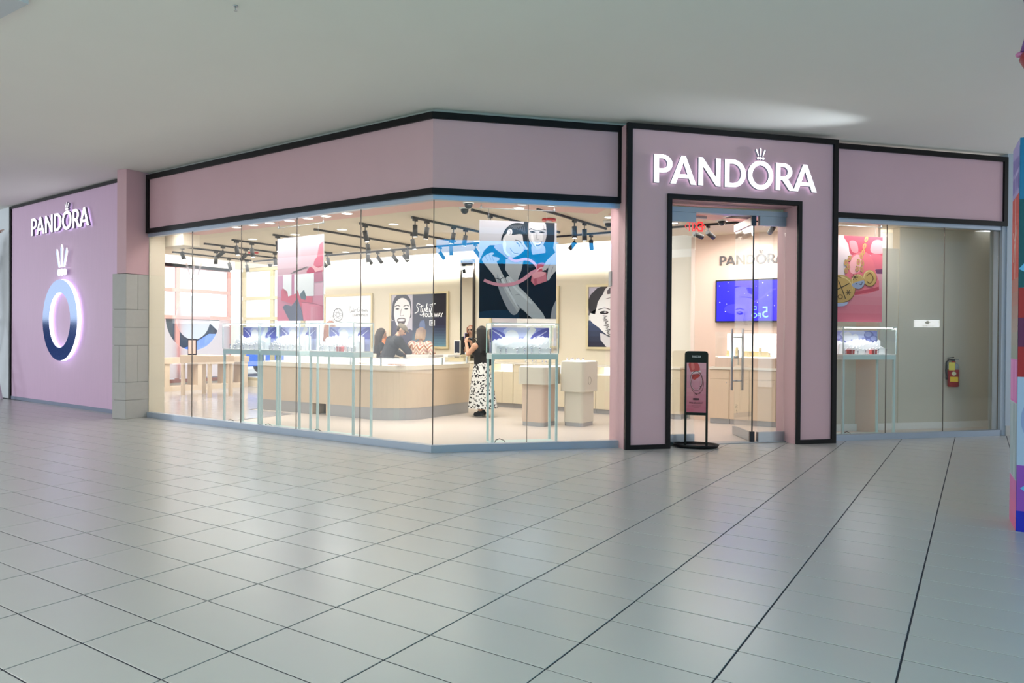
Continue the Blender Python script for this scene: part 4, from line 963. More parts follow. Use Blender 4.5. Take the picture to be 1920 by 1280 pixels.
# ================================================================== PEDESTALS
def rrect(x0, x1, y0, y1, r):
    return arc(x1 - r, y1 - r, r, r, 0, 90, 4) + arc(x0 + r, y1 - r, r, r, 90, 180, 4) + arc(x0 + r, y0 + r, r, r, 180, 270, 4) + arc(x1 - r, y0 + r, r, r, 270, 360, 4)
t = thing('display_pedestal', 'oak display pedestal with a wide cream head, behind the corner vitrine stand', 'pedestal', (-5.69, 9.575, .006))
b = MB(); b.prism(rrect(-.20, .20, -.225, .225, .05), .065, .64, smooth=False); part('shaft', b, WOODP, t)
b = MB(); b.prism(rrect(-.195, .195, -.22, .22, .05), 0, .065); part('base', b, GREYM, t)
b = MB(); b.prism(rrect(-.245, .245, -.265, .265, .06), .64, .90); part('head', b, LAMG, t)
b = MB(); b.prism(rrect(-.225, .225, -.245, .245, .05), .90, .912); part('lit_top', b, LEDSOFT, t)
for k in range(5):
    t2 = thing('jewellery_riser', 'clear jewellery riser on the oak pedestal, %s from the left' % ORD[k], 'riser', (-5.87 + k * .09, 9.46 + .05 * (k % 2), .918), 0, 'risers on the oak pedestal')
    b = MB(); b.box(-.03, .03, -.03, .03, 0, .006); part('base', b, PAPER, t2); b = MB(); b.box(-.022, .022, -.004, .004, .006, .10 + .03 * (k % 3)); part('stem', b, GLASSC, t2)
    b = MB(); b.ell((0, -.008, .075), (.012, .006, .02), None, 8, 6); part('jewel', b, mat('silver_jewel', (190, 190, 200), .25, .8), t2)
t = thing('display_pedestal', 'taller greige display pedestal with a ring outline, right of the oak one', 'pedestal', (-5.18, 9.91, .006))
b = MB(); b.prism(rrect(-.165, .165, -.205, .205, .05), .06, .53); part('shaft', b, LAMG, t)
b = MB(); b.prism(rrect(-.16, .16, -.20, .20, .05), 0, .06); part('base', b, GREYM, t)
b = MB(); b.prism(rrect(-.21, .21, -.25, .25, .06), .53, .985); part('head', b, LAMG, t)
b = MB(); b.prism(rrect(-.19, .19, -.23, .23, .05), .985, .995); part('lit_top', b, LEDSOFT, t)
b = MB(); b.tube([(.2115, -.06 + .05 * math.cos(q * PI / 12), .70 + .06 * math.sin(q * PI / 12)) for q in range(25)], .0022, 4); part('ring_mark', b, mat('engraved_line', (150, 142, 126), .6), t)
for k in range(6):
    t2 = thing('jewellery_riser', 'tiny white riser on the taller greige pedestal, %s from the left' % ORD[k], 'riser', (-5.31 + k * .05, 9.76 + .04 * (k % 2), 1.001), 0, 'risers on the greige pedestal')
    b = MB(); b.cyl((0, 0, 0), (0, 0, .03), .014, 8); part('base', b, PAPER, t2); b = MB(); b.ell((0, 0, .04), (.012, .012, .012), None, 8, 6); part('jewel', b, mat('silver_jewel', (190, 190, 200), .25, .8), t2)

# ================================================================== ENTRANCE SIGN STAND
t = thing('sign_stand', 'black freestanding poster stand on a round tray base at the open door', 'sign', (-2.955, 8.80, 0.0), .33)
b = MB(); b.loft([[(rx * .285 * math.cos(q * PI / 16), rx * .19 * math.sin(q * PI / 16), z) for q in range(32)] for rx, z in ((.86, .0), (.94, .012), (1.0, .045), (.965, .045), (.91, .02))], None, True, True, True); part('base', b, BLACK, t)
for x in (-.128, .128):
    b = MB(); b.bbox(x - .014, x + .014, -.012, .012, .018, .42, .003); part('post', b, BLACK, t)
b = MB(); pts = [(-.142, .40), (.142, .40), (.142, 1.16)] + [(.142 - .04 + .04 * math.cos(q * PI / 12), 1.16 + .04 * math.sin(q * PI / 12)) for q in range(1, 7)] + [(-.142 + .04 - .04 * math.sin(q * PI / 12), 1.16 + .04 * math.cos(q * PI / 12)) for q in range(0, 7)]
b.loft([[(x, .014, z) for x, z in pts], [(x, -.014, z) for x, z in pts]]); pn = part('frame', b, BLACK, t)
a = Art((272, 490, 185, 805), .235, .62)
a.grad((226, 168, 180), (196, 106, 124), 270, 180, 495, 810, 8); a.grad((222, 150, 160), (196, 100, 120), 270, 500, 350, 810, 6)
a.poly((204, 84, 84), [(300, 185), (390, 185), (420, 260), (390, 300), (330, 310), (300, 250)], 3); a.poly((226, 120, 116), [(320, 190), (350, 190), (360, 260), (330, 270)], 3); a.poly((196, 70, 66), [(335, 330), (425, 318), (425, 350), (360, 400), (330, 380)]); a.poly((240, 214, 216), [(325, 300), (425, 280), (430, 300), (332, 326)])
a.line((120, 70, 76), [(380 + 70 * math.cos(q * .314), 410 + 120 * math.sin(q * .314)) for q in range(21)], 7); a.line((120, 70, 76), [(392 + 70 * math.cos(q * .314), 450 + 122 * math.sin(q * .314)) for q in range(21)], 5); a.line((220, 190, 196), [(378 + 62 * math.cos(q * .314), 412 + 112 * math.sin(q * .314)) for q in range(21)], 4)
for q in ((372, 566), (380, 576), (430, 480), (418, 560)): a.disc((110, 62, 66), *q, 9)
a.rect((60, 30, 36), 346, 626, 412, 648); a.text((90, 44, 54), 'FREE BRACELET', 302, 694, .030, .86, fit=158); a.rect((176, 100, 112), 330, 716, 436, 722); a.rect((176, 100, 112), 350, 734, 416, 740)
MP = t.matrix_basis @ Matrix(((1, 0, 0, -.1175), (0, 0, -1, -.0145), (0, 1, 0, .435), (0, 0, 0, 1)))
a.build('poster_print', MP, pn)
a = Art((0, 10, 0, 10), .2, .06); a.text((226, 226, 228), 'PANDORA', 2.3, 7.6, .040, .82, fit=5.4); a.build('header_print', t.matrix_basis @ Matrix(((1, 0, 0, -.10), (0, 0, -1, -.0145), (0, 1, 0, 1.105), (0, 0, 0, 1))), pn)

# ================================================================== FIRE EXTINGUISHER
p = FR(2.695, .77); t = thing('fire_extinguisher', 'red fire extinguisher with a yellow tag on the wall behind the right window', 'extinguisher', (p.x, p.y, .645), .12)
b = MB(); b.lathe([(.068, 0), (.078, .012), (.078, .30), (.070, .335), (.045, .36), (.026, .372), (.026, .39)], 20); part('cylinder', b, RED, t)
b = MB(); b.lathe([(.0785, .265), (.0785, .30), (.0705, .336), (.0455, .361)], 20); part('label_band', b, mat('silver_label', (150, 160, 170), .4), t)
b = MB(); b.box(-.02, .02, -.016, .016, .39, .425); b.box(-.015, .075, -.008, .008, .44, .452, Matrix.Rotation(-.15, 4, 'Y')); b.box(-.015, .07, -.008, .008, .415, .425); part('valve', b, BLACKP, t)
b = MB(); b.tube([(-.02, 0, .41), (-.06, -.01, .42), (-.095, -.02, .37), (-.10, -.02, .25), (-.092, -.02, .16)], .011, 8); b.cyl((-.092, -.02, .17), (-.09, -.02, .11), .013, 8); part('hose', b, BLACKP, t)
b = MB(); b.box(-.068, .012, -.088, -.082, .255, .375); part('tag', b, mat('yellow_tag', (220, 208, 90), .6), t)
b = MB(); b.box(-.05, .055, -.0835, -.077, .08, .155); part('yellow_label', b, mat('yellow_label', (226, 190, 30), .6), t)
b = MB(); b.cyl((.0, -.076, .205), (.0, -.082, .205), .030, 14); part('round_label', b, mat('pale_label', (206, 206, 170), .6), t)
b = MB(); b.box(-.05, .0, .05, .082, .15, .34); part('bracket', b, STEEL, t)

# ================================================================== CEILING FITTINGS
RB = mat('black_track', (30, 29, 29), .45)
def rail(x0, y0, x1, y1, label, group='ceiling lighting tracks'):
    t = thing('lighting_track', label, 'track', ((x0 + x1) / 2, (y0 + y1) / 2, 3.05), math.atan2(y1 - y0, x1 - x0), group); L = math.hypot(x1 - x0, y1 - y0) / 2
    b = MB(); b.box(-L, L, -.013, .013, -.030, -.0005); part('rail', b, RB, t)
    for s in (-1, 1):
        b = MB(); b.box(s * L - .012, s * L + .012, -.015, .015, -.033, -.0005); part('end_cap', b, RB, t)
RY = [(-13.70, 8.5, 10.35), (-12.76, 8.04, 10.25), (-11.93, 8.02, 9.68), (-11.02, 7.95, 10.26), (-9.86, 7.9, 10.15), (-8.79, 7.83, 10.08), (-7.73, 7.76, 10.06), (-6.70, 7.74, 10.0), (-5.63, 7.7, 10.05), (-4.83, 8.05, 10.08)]
NM = ['leftmost', 'second', 'third', 'fourth', 'fifth', 'sixth', 'seventh', 'eighth', 'ninth', 'tenth']
for k, (x, a0, a1) in enumerate(RY):
    rail(x, a0, x, a1, 'black lighting track running into the shop, %s' % ('leftmost of the ten' if k == 0 else NM[k] + ' of ten from the left'))
rail(-13.8, 10.52, -4.62, 10.46, 'long black lighting track running parallel to the back wall of the shop')
rail(-3.92, 10.47, -2.3, 10.5, 'black lighting track seen through the door, above the dark wall letters')
def spot_proto():
    t = thing('track_spotlight', 'spot', 'spotlight', (0, 0, 3.0195), 0, 'black track spotlights')
    b = MB(); b.box(-.017, .017, -.04, .04, -.03, 0); part('adapter', b, RB, t)
    b = MB(); b.cyl((0, 0, -.03), (0, 0, -.095), .008, 8); part('stem', b, RB, t)
    b = MB(); b.cyl((0, 0, .02), (0, 0, -.145), .036, 14); h = part('head', b, mat('black_spot_body', (34, 33, 33), .5), t); h.location = (0, 0, -.105)
    b = MB(); b.cyl((0, 0, -.146), (0, 0, -.1485), .029, 14); part('lens', b, LEDW, h)
    l = bpy.data.lights.new('spot_lamp', 'SPOT'); l.energy = 26; l.spot_size = 1.0; l.spot_blend = .8; l.color = (1, .95, .88); l.shadow_soft_size = .03
    lo = bpy.data.objects.new('spot_lamp', l); COL.objects.link(lo); lo.parent = h; lo.location = (0, 0, -.17)
    return t
proto = None
def spot(x, y, tilt, yaw, label, z=3.0195):
    """tilt away from straight down, towards yaw (degrees, 90 = into the shop)"""
    global proto
    t = proto or spot_proto()
    if proto: t = copy_tree(proto)
    proto = proto or t
    t.location = (x, y, z); t['label'] = label
    for ch in t.children:
        if ch.name.startswith('head'):
            ch.rotation_euler = (0, math.radians(-tilt), math.radians(yaw))
SP = {0: [(9.8, 20, 90), (10.25, 10, 90)], 1: [(8.1, 30, 0), (8.83, 5, 180)], 2: [(8.4, 55, 200), (8.9, 50, 200), (9.59, 10, 0)], 3: [(8.03, 15, 0), (8.35, 10, 20), (10.16, 10, 40)], 4: [(7.98, 8, 20), (10.1, 5, 0)],
      5: [(9.0, 8, 60), (10.02, 3, 0)], 6: [(7.86, 14, 10), (8.94, 12, 20), (9.95, 3, 0)], 7: [(7.8, 1, 0), (8.06, 8, 200), (8.69, 12, 200), (8.99, 10, 200)], 8: [(8.12, 20, 90)], 9: [(9.06, 2, 0), (9.37, 2, 0)]}
for k, L in SP.items():
    for j, (y, ti, ya) in enumerate(L):
        spot(RY[k][0], y, ti, ya, 'black spotlight, %s from the window, on the %s lighting track from the left' % (ORD[j], 'first' if k == 0 else NM[k]))
for j, x in enumerate((-11.55, -10.25, -9.98, -9.57, -9.3, -8.41, -7.6, -5.59, -5.29, -4.86)):
    spot(x, 10.50, 38, (52, 60, 48, 45, 55, 50, 50, 215, 110, 60)[j], 'black spotlight, %s from the left on the long track along the back wall' % ORD[j])
for j, (x, ti, ya, w_) in enumerate(((-3.56, 72, 55, 'left one, behind the exit sign'), (-3.36, 66, 70, 'middle one, right of the exit sign'), (-2.44, 72, 120, 'right one'))):
    spot(x, 10.48, ti, ya, 'black spotlight on the short track in the doorway, ' + w_)
sign_lamp = bpy.data.lights.new('sign_spot_lamp', 'SPOT'); sign_lamp.energy = 60; sign_lamp.spot_size = .95; sign_lamp.spot_blend = .7; sign_lamp.color = (1, .97, .93); sign_lamp.shadow_soft_size = .03
for o in list(COL.objects):                              # the three by the door are brighter: they wash the dark letters
    if o.type == 'LIGHT' and o.name.startswith('spot_lamp') and o.parent and o.parent.parent and 'doorway' in o.parent.parent.get('label', ''): o.data = sign_lamp
def downlight(x, y, label, r=.075, z=3.0495):
    t = thing('downlight', label, 'downlight', (x, y, z), 0, 'round recessed downlights')
    b = MB(); b.loft([[(q * math.cos(k * PI / 10), q * math.sin(k * PI / 10), zz) for k in range(20)] for q, zz in ((r + .012, 0), (r + .012, -.006), (r, -.008), (r - .004, -.003))], None, False, False); part('trim_ring', b, WHITE, t)
    b = MB(); b.cyl((0, 0, -.001), (0, 0, -.004), r - .003, 20); part('lens', b, LEDW, t)
for j, x in enumerate((-9.67, -9.26, -8.87, -8.44, -8.04, -7.68, -7.26)): downlight(x, 7.04, 'round downlight, %s from the left in the row in the pink soffit' % ORD[j], .07, 3.036)
downlight(-11.7, 7.42, 'round downlight by the cream wall at the left end of the shop ceiling')
for j, x in enumerate((-10.7, -9.59, -8.49, -7.40)): downlight(x, 8.12, 'round downlight, %s from the left in the front row of the cream ceiling' % ORD[j])
for j, x in enumerate((-10.69, -9.58, -8.51, -7.42)): downlight(x, 10.33, 'round downlight, %s from the left in the back row of the cream ceiling' % ORD[j])
for j, (x, y) in enumerate(((-5.02, 7.89), (-4.83, 7.68), (-4.55, 7.95))): downlight(x, y, 'round downlight in the pink soffit above the couple poster, %s from the left' % ORD[j], .07, 3.036)
for x, y, l in ((-4.35, 9.21, 'round downlight at the right edge of the corner window'), (-3.78, 10.15, 'round downlight seen through the left pane of the entrance'), (-3.11, 10.33, 'round downlight seen through the open doorway')): downlight(x, y, l)
p = FR(.35, .30); downlight(p.x, p.y, 'round downlight in the pink soffit, left one above the medallion poster', .07, 3.036)
p = FR(.80, .30); downlight(p.x, p.y, 'round downlight in the pink soffit, right one above the medallion poster', .07, 3.036)
def dome(x, y, label, z=3.0495):
    t = thing('dome_camera', label, 'camera', (x, y, z))
    b = MB(); b.cyl((0, 0, -.001), (0, 0, -.035), .075, 18, .068); part('housing', b, WHITE, t)
    b = MB(); b.lathe([(.052, -.035), (.05, -.06), (.035, -.085), (.012, -.096)][::-1], 16); part('dome', b, mat('smoked_dome', (40, 42, 48), .1), t)
dome(-5.30, 7.17, 'dome camera in the pink soffit right of the window corner', 3.036); dome(-4.51, 9.5, 'dome camera on the cream ceiling at the right of the corner window')
dome(-13.85, 11.0, 'dome camera on the cream ceiling near the street windows'); dome(-3.06, 10.15, 'dome camera on the ceiling inside the open doorway'); dome(-5.62, 7.52, 'white dome added for a ghost reflection, behind the camera in the pink soffit')  # the last dome is added for a white ghost reflection
for x, y, l in ((-5.16, 8.91, 'red ceiling alarm above the couple poster'), (-12.37, 9.41, 'red ceiling alarm at the left, beyond the pink poster')):
    t = thing('fire_alarm', l, 'alarm', (x, y, 3.0495)); b = MB(); b.cyl((0, 0, 0), (0, 0, -.03), .10, 18); part('base', b, REDP, t); b = MB(); b.cyl((0, 0, -.03), (0, 0, -.05), .05, 14, .04); part('strobe', b, mat('clear_strobe', (230, 220, 220), .2), t)
t = thing('air_vent', 'square air vent grille in the ceiling just inside the doorway', 'vent', (-2.70, 9.95, 3.036), .82)
b = MB(); b.box(-.2, .2, -.2, .2, -.008, 0); part('frame', b, WHITE, t)
for k in range(6):
    b = MB(); b.box(-.17, .17, -.16 + k * .06, -.13 + k * .06, -.014, -.008); part('slat', b, mat('vent_dark', (96, 90, 88), .6), t)
# edge-lit exit sign hanging inside the door
p = FP(1.366, .85); t = thing('exit_sign', 'red edge-lit exit sign hanging inside the entrance, read from behind', 'sign', (p.x, p.y, 2.785), FP.rz)
b = MB(); b.box(-.16, .16, -.004, .004, 0, .22); pn = part('panel', b, glass_mat('clear_acrylic', ior=1.2), t)
b = MB(); b.box(-.17, .17, -.02, .02, .22, .25); part('housing', b, STEEL, t)
me = text_mesh('EXIT', .19, .002, .004); w_ = max(v.co.x for v in me.vertices); me.transform(Matrix(((-.62, 0, 0, w_ * .31), (0, 0, 1, -.007), (0, 1, 0, .045), (0, 0, 0, 1)))); me.flip_normals()
link('letters', me, mat('exit_red', (236, 60, 60), .5, emit=1.0), t)
b = MB()
for s in (-1, 1): b.tube([(s * .125, -.006, .145), (s * .15, -.006, .11), (s * .125, -.006, .075)], .006, 4)
part('arrow', b, mat('exit_red', (236, 60, 60), .5, emit=1.0), t)
t = thing('door_sensor', 'small grey sensor box on the pink jamb right of the corner window', 'sensor', FC(2.40, .30, 2.02), FC.rz)
b = MB(); b.bbox(-.10, -.02, -.04, .04, 0, .19, .006); part('body', b, mat('grey_plastic', (172, 172, 172), .5), t)
t = thing('sprinkler', 'small fire sprinkler head on the concourse ceiling', 'sprinkler', (-5.06, 3.67, 4.02)); b = MB(); b.cyl((0, 0, 0), (0, 0, -.008), .02, 12); part('plate', b, STEEL, t); b = MB(); b.cyl((0, 0, -.008), (0, 0, -.04), .006, 8); b.cyl((0, 0, -.04), (0, 0, -.043), .014, 10); part('head', b, GREYM, t)
# ================================================================== PEOPLE
V = lambda *a: np.array(a, float)
def nrm(v): return v / (np.linalg.norm(v) + 1e-9)
class Body:
    """one continuous figure: tapered capsules and ellipsoids fused by a voxel remesh; every face takes the material of the nearest piece"""
    def __init__(s): s.p = []
    def cap(s, a, b, ra, rb, m): s.p.append(('c', V(*a), V(*b), ra, rb, m)); return s
    def ell(s, c, r, m, R=None): s.p.append(('e', V(*c), V(*r), np.eye(3) if R is None else R, 0, m)); return s
    def build(s, name, mats, parent, voxel=.0075, smooth=3):
        mb = MB()
        for k, a, b, c, d, m in s.p:
            if k == 'c':
                ax = b - a; L = np.linalg.norm(ax); ax = ax / (L + 1e-9); q = Vector(ax).to_track_quat('Z', 'Y').to_matrix().to_4x4(); q.translation = a
                prof = [(c * math.sin(t), -c * math.cos(t)) for t in (.25, .7, 1.15, 1.57)] + [(d * math.sin(t), L - d * math.cos(t)) for t in (1.57, 2.0, 2.45, 2.9)]
                mb.lathe(prof, 12, q)
            else:
                M4 = Matrix.Identity(4)
                for i in range(3):
                    for j in range(3): M4[i][j] = c[i][j]
                M4.translation = a; mb.ell((0, 0, 0), b, M4, 16, 12)
        me = mb.mesh('tmp'); o = bpy.data.objects.new('tmp', me); COL.objects.link(o)
        rm = o.modifiers.new('r', 'REMESH'); rm.mode = 'VOXEL'; rm.voxel_size = voxel; rm.use_smooth_shade = True
        sm = o.modifiers.new('s', 'SMOOTH'); sm.iterations = smooth; sm.factor = .5
        dg = bpy.context.evaluated_depsgraph_get(); out = bpy.data.meshes.new_from_object(o.evaluated_get(dg)); bpy.data.objects.remove(o)
        out.name = name
        n = len(out.polygons); C = np.zeros(n * 3); out.polygons.foreach_get('center', C); C = C.reshape(-1, 3)
        best = np.full(n, 1e9); idx = np.zeros(n, int)
        for k, a, b, c, d, m in s.p:
            if k == 'c':
                ab = b - a; t = np.clip(((C - a) @ ab) / (ab @ ab + 1e-12), 0, 1); dist = np.linalg.norm(C - (a + t[:, None] * ab), axis=1) - (c + (d - c) * t)
            else:
                q = (C - a) @ c; l = np.linalg.norm(q / b, axis=1); dist = (l - 1) * b.min()
            w_ = dist < best; best[w_] = dist[w_]; idx[w_] = m
        out.polygons.foreach_set('material_index', idx.astype(np.int32)); out.polygons.foreach_set('use_smooth', np.ones(n, bool))
        return link(name, out, mats, parent)
def rotx(a): c, t = math.cos(a), math.sin(a); return np.array([[1, 0, 0], [0, c, -t], [0, t, c]])
def rotz(a): c, t = math.cos(a), math.sin(a); return np.array([[c, -t, 0], [t, c, 0], [0, 0, 1]])
def hand(B, w, d, nrml, sc, m, curl=.5):
    """palm, four unequal bent fingers and a side thumb, from wrist w along d; nrml = palm side"""
    d = nrm(V(*d)); n = nrm(V(*nrml) - d * (V(*nrml) @ d)); s_ = np.cross(d, n)
    B.cap(w, w + d * .055 * sc, .020 * sc, .026 * sc, m); B.cap(w + d * .03 * sc + s_ * .02 * sc, w + d * .075 * sc + s_ * .026 * sc, .016 * sc, .013 * sc, m); B.cap(w + d * .03 * sc - s_ * .02 * sc, w + d * .07 * sc - s_ * .026 * sc, .016 * sc, .012 * sc, m)
    for k, L in enumerate((.072, .08, .075, .058)):
        b0 = w + d * .08 * sc + s_ * (.030 - .020 * k) * sc; a1 = curl * .8; d1 = d * math.cos(a1) + n * math.sin(a1); d2 = d * math.cos(a1 * 2.2) + n * math.sin(a1 * 2.2)
        b1 = b0 + d1 * L * .55 * sc; b2 = b1 + d2 * L * .5 * sc; B.cap(b0, b1, .0095 * sc, .0088 * sc, m); B.cap(b1, b2, .0088 * sc, .0078 * sc, m)
    t0 = w + d * .025 * sc + s_ * .024 * sc; t1 = t0 + (d * .6 + s_ * .7 + n * .35) * .042 * sc; t2 = t1 + (d * .85 + s_ * .1 + n * .5) * .034 * sc; B.cap(t0, t1, .012 * sc, .010 * sc, m); B.cap(t1, t2, .010 * sc, .008 * sc, m)
def head(B, base, R, sc, skin, eye, lip, brow):
    """head on the neck at base; R turns it (local +y is the face)"""
    P = lambda *q: base + R @ (V(*q) * sc)
    B.ell(P(0, -.005, .115), (.074 * sc, .092 * sc, .098 * sc), skin, R); B.ell(P(0, .022, .068), (.056 * sc, .062 * sc, .062 * sc), skin, R); B.ell(P(0, .062, .030), (.022 * sc, .02 * sc, .018 * sc), skin, R)
    B.cap(P(0, .082, .108), P(0, .102, .078), .009 * sc, .014 * sc, skin)
    for x in (-1, 1):
        B.ell(P(x * .075, -.008, .098), (.012 * sc, .02 * sc, .03 * sc), skin, R); B.ell(P(x * .030, .080, .108), (.014 * sc, .010 * sc, .008 * sc), eye, R); B.cap(P(x * .016, .086, .128), P(x * .046, .078, .130), .006 * sc, .005 * sc, brow)
    B.cap(P(-.018, .080, .050), P(.018, .080, .050), .009 * sc, .009 * sc, lip)
SKIN = mat('skin', (222, 178, 152), .55); SKIN2 = mat('tan_skin', (206, 156, 128), .55); EYE = mat('dark_eye', (40, 30, 28), .3); LIP = mat('lip', (188, 104, 100), .5)
BLK = mat('black_knit', (26, 26, 29), .8, bump=.4, nscale=90); SOLE = mat('white_sole', (228, 226, 222), .6)
def hair(parent, prims, m, voxel=.010, name='hair'):
    B = Body()
    for q in prims:
        if q[0] == 'c': B.cap(*q[1:], 0)
        else: B.ell(q[1], q[2], 0, q[3] if len(q) > 3 else None)
    return B.build(name, [m], parent, voxel, 2)
def strands(base, R, sc, L, wd, fwd=0.0, n=9, drop=None):
    """cap of hair over the skull and locks falling to length L behind the shoulders"""
    P = lambda *q: tuple(base + R @ (V(*q) * sc)); out = [('e', P(0, -.022, .128), (.084 * sc, .094 * sc, .098 * sc))]
    down = V(0, 0, -1) if drop is None else nrm(V(*drop))
    for k in range(n):
        a = PI * (k / (n - 1)) * 1.15 - PI * .075; x = .074 * math.cos(a); y = -.022 - .075 * math.sin(a)
        p0 = V(*P(x, y, .15)); p1 = V(*P(x * 1.12, y * 1.05 - .01, .02)); l = L * (0.86 + .14 * math.sin(k * 2.1))
        p2 = p1 + down * l + R @ V(x * wd, -.012, 0); out += [('c', tuple(p0), tuple(p1), .032 * sc, .030 * sc), ('c', tuple(p1), tuple(p2), .030 * sc, .017 * sc)]
    return out
def standing(B, H, female, top, bottom, shoe, skin, lean=0.0, sleeve='short', el=None, wr=None, headR=None, bulk=1.0, legs=True, hands=True, eye=4, lip=5, brow=6, sole=None, hipshift=0.0, hd=None):
    """a standing figure facing +y; el / wr: elbow and wrist positions (left, right)"""
    k = H / 1.65; A = rotx(-lean); hip = V(0, hipshift, .50 * H)
    T = lambda x, y, z: hip + A @ (V(x, y, z) * k)
    wS = (.150 if female else .185) * bulk; wH = .135 if female else .13
    B.ell(hip + V(0, 0, .02), (wH * k * bulk, .098 * k * bulk, .115 * k), bottom if legs else top); B.ell(T(0, -.045, -.01), (.118 * k * bulk, .075 * k, .095 * k), bottom)
    B.cap(T(0, 0, .04), T(0, .0, .22), .105 * k * bulk, .098 * k * bulk, top); B.cap(T(-.05 * bulk, 0, .10), T(-.06 * bulk, 0, .33), .088 * k * bulk, .098 * k * bulk, top); B.cap(T(.05 * bulk, 0, .10), T(.06 * bulk, 0, .33), .088 * k * bulk, .098 * k * bulk, top)
    B.ell(T(0, -.005, .34), (wS * k, .105 * k * bulk, .135 * k), top, A)
    if female:
        for x in (-1, 1): B.ell(T(x * .065, .085, .30), (.055 * k, .045 * k, .055 * k), top, A)
    B.cap(T(-wS * .9, 0, .435), T(wS * .9, 0, .435), .050 * k, .050 * k, top); B.cap(T(-.05, -.01, .44), T(0, 0, .50), .05 * k, .045 * k, top); B.cap(T(.05, -.01, .44), T(0, 0, .50), .05 * k, .045 * k, top)
    nb = T(0, .0, .47); hb = T(0, .012, .565); B.cap(nb, hb, .048 * k, .044 * k, skin)
    hR = A if headR is None else headR
    head(B, hb, hR, k, skin, eye, lip, brow)
    for i, sx in enumerate((-1, 1)):
        sh = T(sx * (wS + .008), 0, .425); e_ = V(*el[i]) if el else sh + V(sx * .04, -.01, -.27 * k); w_ = V(*wr[i]) if wr else e_ + V(0, .05, -.23 * k)
        ut = top if sleeve != 'none' else skin; ft = top if sleeve == 'long' else skin; bk = 1.28 * bulk if sleeve == 'long' else 1.0
        B.ell(sh, (.058 * k * bk,) * 3, ut)
        if sleeve == 'short':
            mid = sh + (e_ - sh) * .6; B.cap(sh, mid, .056 * k, .054 * k, top); B.cap(mid, e_, .042 * k, .037 * k, skin)
        else: B.cap(sh, e_, .052 * k * bk, .040 * k * bk, ut)
        B.cap(e_, w_, .039 * k * bk, .027 * k * bk, ft)
        if hands: d = nrm(w_ - e_); hand(B, w_, d, (-sx, .3, 0) if abs(d[0]) < .6 else (0, .3, -1), k, skin, .5)
    for i, sx in enumerate((-1, 1)):
        if not legs: break
        h_ = hip + V(sx * .085 * k, 0, -.02); kn = V(sx * .092 * k, hipshift * .5 + .02, .275 * H); an = V(sx * .095 * k, -.01, .062 * H)
        B.cap(h_, kn, .088 * k * bulk, .060 * k * bulk, bottom); B.cap(kn, an, .058 * k, .040 * k, bottom); feet(B, an, k, shoe, sole)
    return nb, hb, hR, k
def feet(B, an, k, shoe, sole):
    B.cap(an + V(0, 0, -.02), V(an[0], an[1] - .03, .050), .040 * k, .040, shoe); B.cap((an[0], an[1] - .03, .046), (an[0], an[1] + .12 * k, .036), .042, .036, shoe)
    if sole is not None: B.cap((an[0] - .012, an[1] - .04, .018), (an[0] - .01, an[1] + .14 * k, .016), .017, .016, sole); B.cap((an[0] + .012, an[1] - .04, .018), (an[0] + .01, an[1] + .13 * k, .016), .017, .016, sole)
def zfix(t):
    """set a figure's soles on the floor"""
    for c in t.children:
        pass

# ---- woman taking a picture with her phone
def spots(nt, vec):
    mp = nt.nodes.new('ShaderNodeMapping'); nt.links.new(vec, mp.inputs['Vector'])
    v = nt.nodes.new('ShaderNodeTexNoise'); v.inputs['Scale'].default_value = 26; v.inputs['Detail'].default_value = 1.5; nt.links.new(mp.outputs[0], v.inputs['Vector'])
    r = nt.nodes.new('ShaderNodeValToRGB'); r.color_ramp.interpolation = 'CONSTANT'; r.color_ramp.elements[0].color = (.012, .012, .016, 1); r.color_ramp.elements[1].position = .45; r.color_ramp.elements[1].color = (.80, .79, .77, 1)
    nt.links.new(v.outputs['Fac'], r.inputs['Fac']); return r.outputs['Color']
SKIRT = node_mat('black_white_print', spots)
wl = (-7.13, 10.03)
t = thing('person', 'woman in black top and long print skirt raising a phone, by the counter', 'person', (*wl, .006), math.radians(78))
B = Body()
HD = rotx(-.06)
el = ((-.20, .10, 1.06), (.19, .16, 1.03)); wr = ((-.07, .30, 1.24), (.075, .31, 1.20))
nb, hb, hR, k = standing(B, 1.58, True, 1, 1, 2, 0, lean=-.03, sleeve='none', el=el, wr=wr, headR=HD, legs=False, hands=False, eye=3, lip=4, brow=5, sole=6)
hand(B, V(*wr[0]), (.25, .3, .9), (.9, .2, 0), .95, 0, .55); hand(B, V(*wr[1]), (-.25, .3, .9), (-.9, .2, 0), .95, 0, .7)
for sx in (-1, 1):
    kn = V(sx * .07, .02 + .03 * sx, .44); an = V(sx * .075, -.02 + .05 * sx, .10); B.cap((sx * .08, 0, .76), kn, .075, .052, 0); B.cap(kn, an, .050, .034, 0); feet(B, an, .96, 2, 6)
B.build('body', [SKIN2, BLK, mat('black_canvas', (28, 28, 34), .7), EYE, LIP, mat('dark_brow', (40, 28, 24), .8), SOLE], t)
b = MB(); n = 48
def skr(z, rx, ry, f, y=0): return [(rx * math.cos(2 * PI * q / n) * (1 + f * math.cos(q * PI * 2 / n * 9)), y + ry * math.sin(2 * PI * q / n) * (1 + f * math.sin(q * PI * 2 / n * 11 + .6)), z) for q in range(n)]
rg_ = [skr(.145, .245, .255, .07, -.05), skr(.30, .225, .235, .06, -.04), skr(.50, .20, .205, .045, -.03), skr(.70, .172, .165, .02, -.02), skr(.84, .142, .122, .0, -.01), skr(.92, .122, .102, .0)]
b.loft(rg_, None, False, False, True); inner_ = [[(x * .97, y * .97, z) for x, y, z in r] for r in rg_]; b.loft(inner_[::-1], None, False, False, True); part('skirt', b, SKIRT, t)
hair(t, strands(hb, HD, k, .30, .35), mat('black_hair', (24, 20, 20), .5), name='hair')
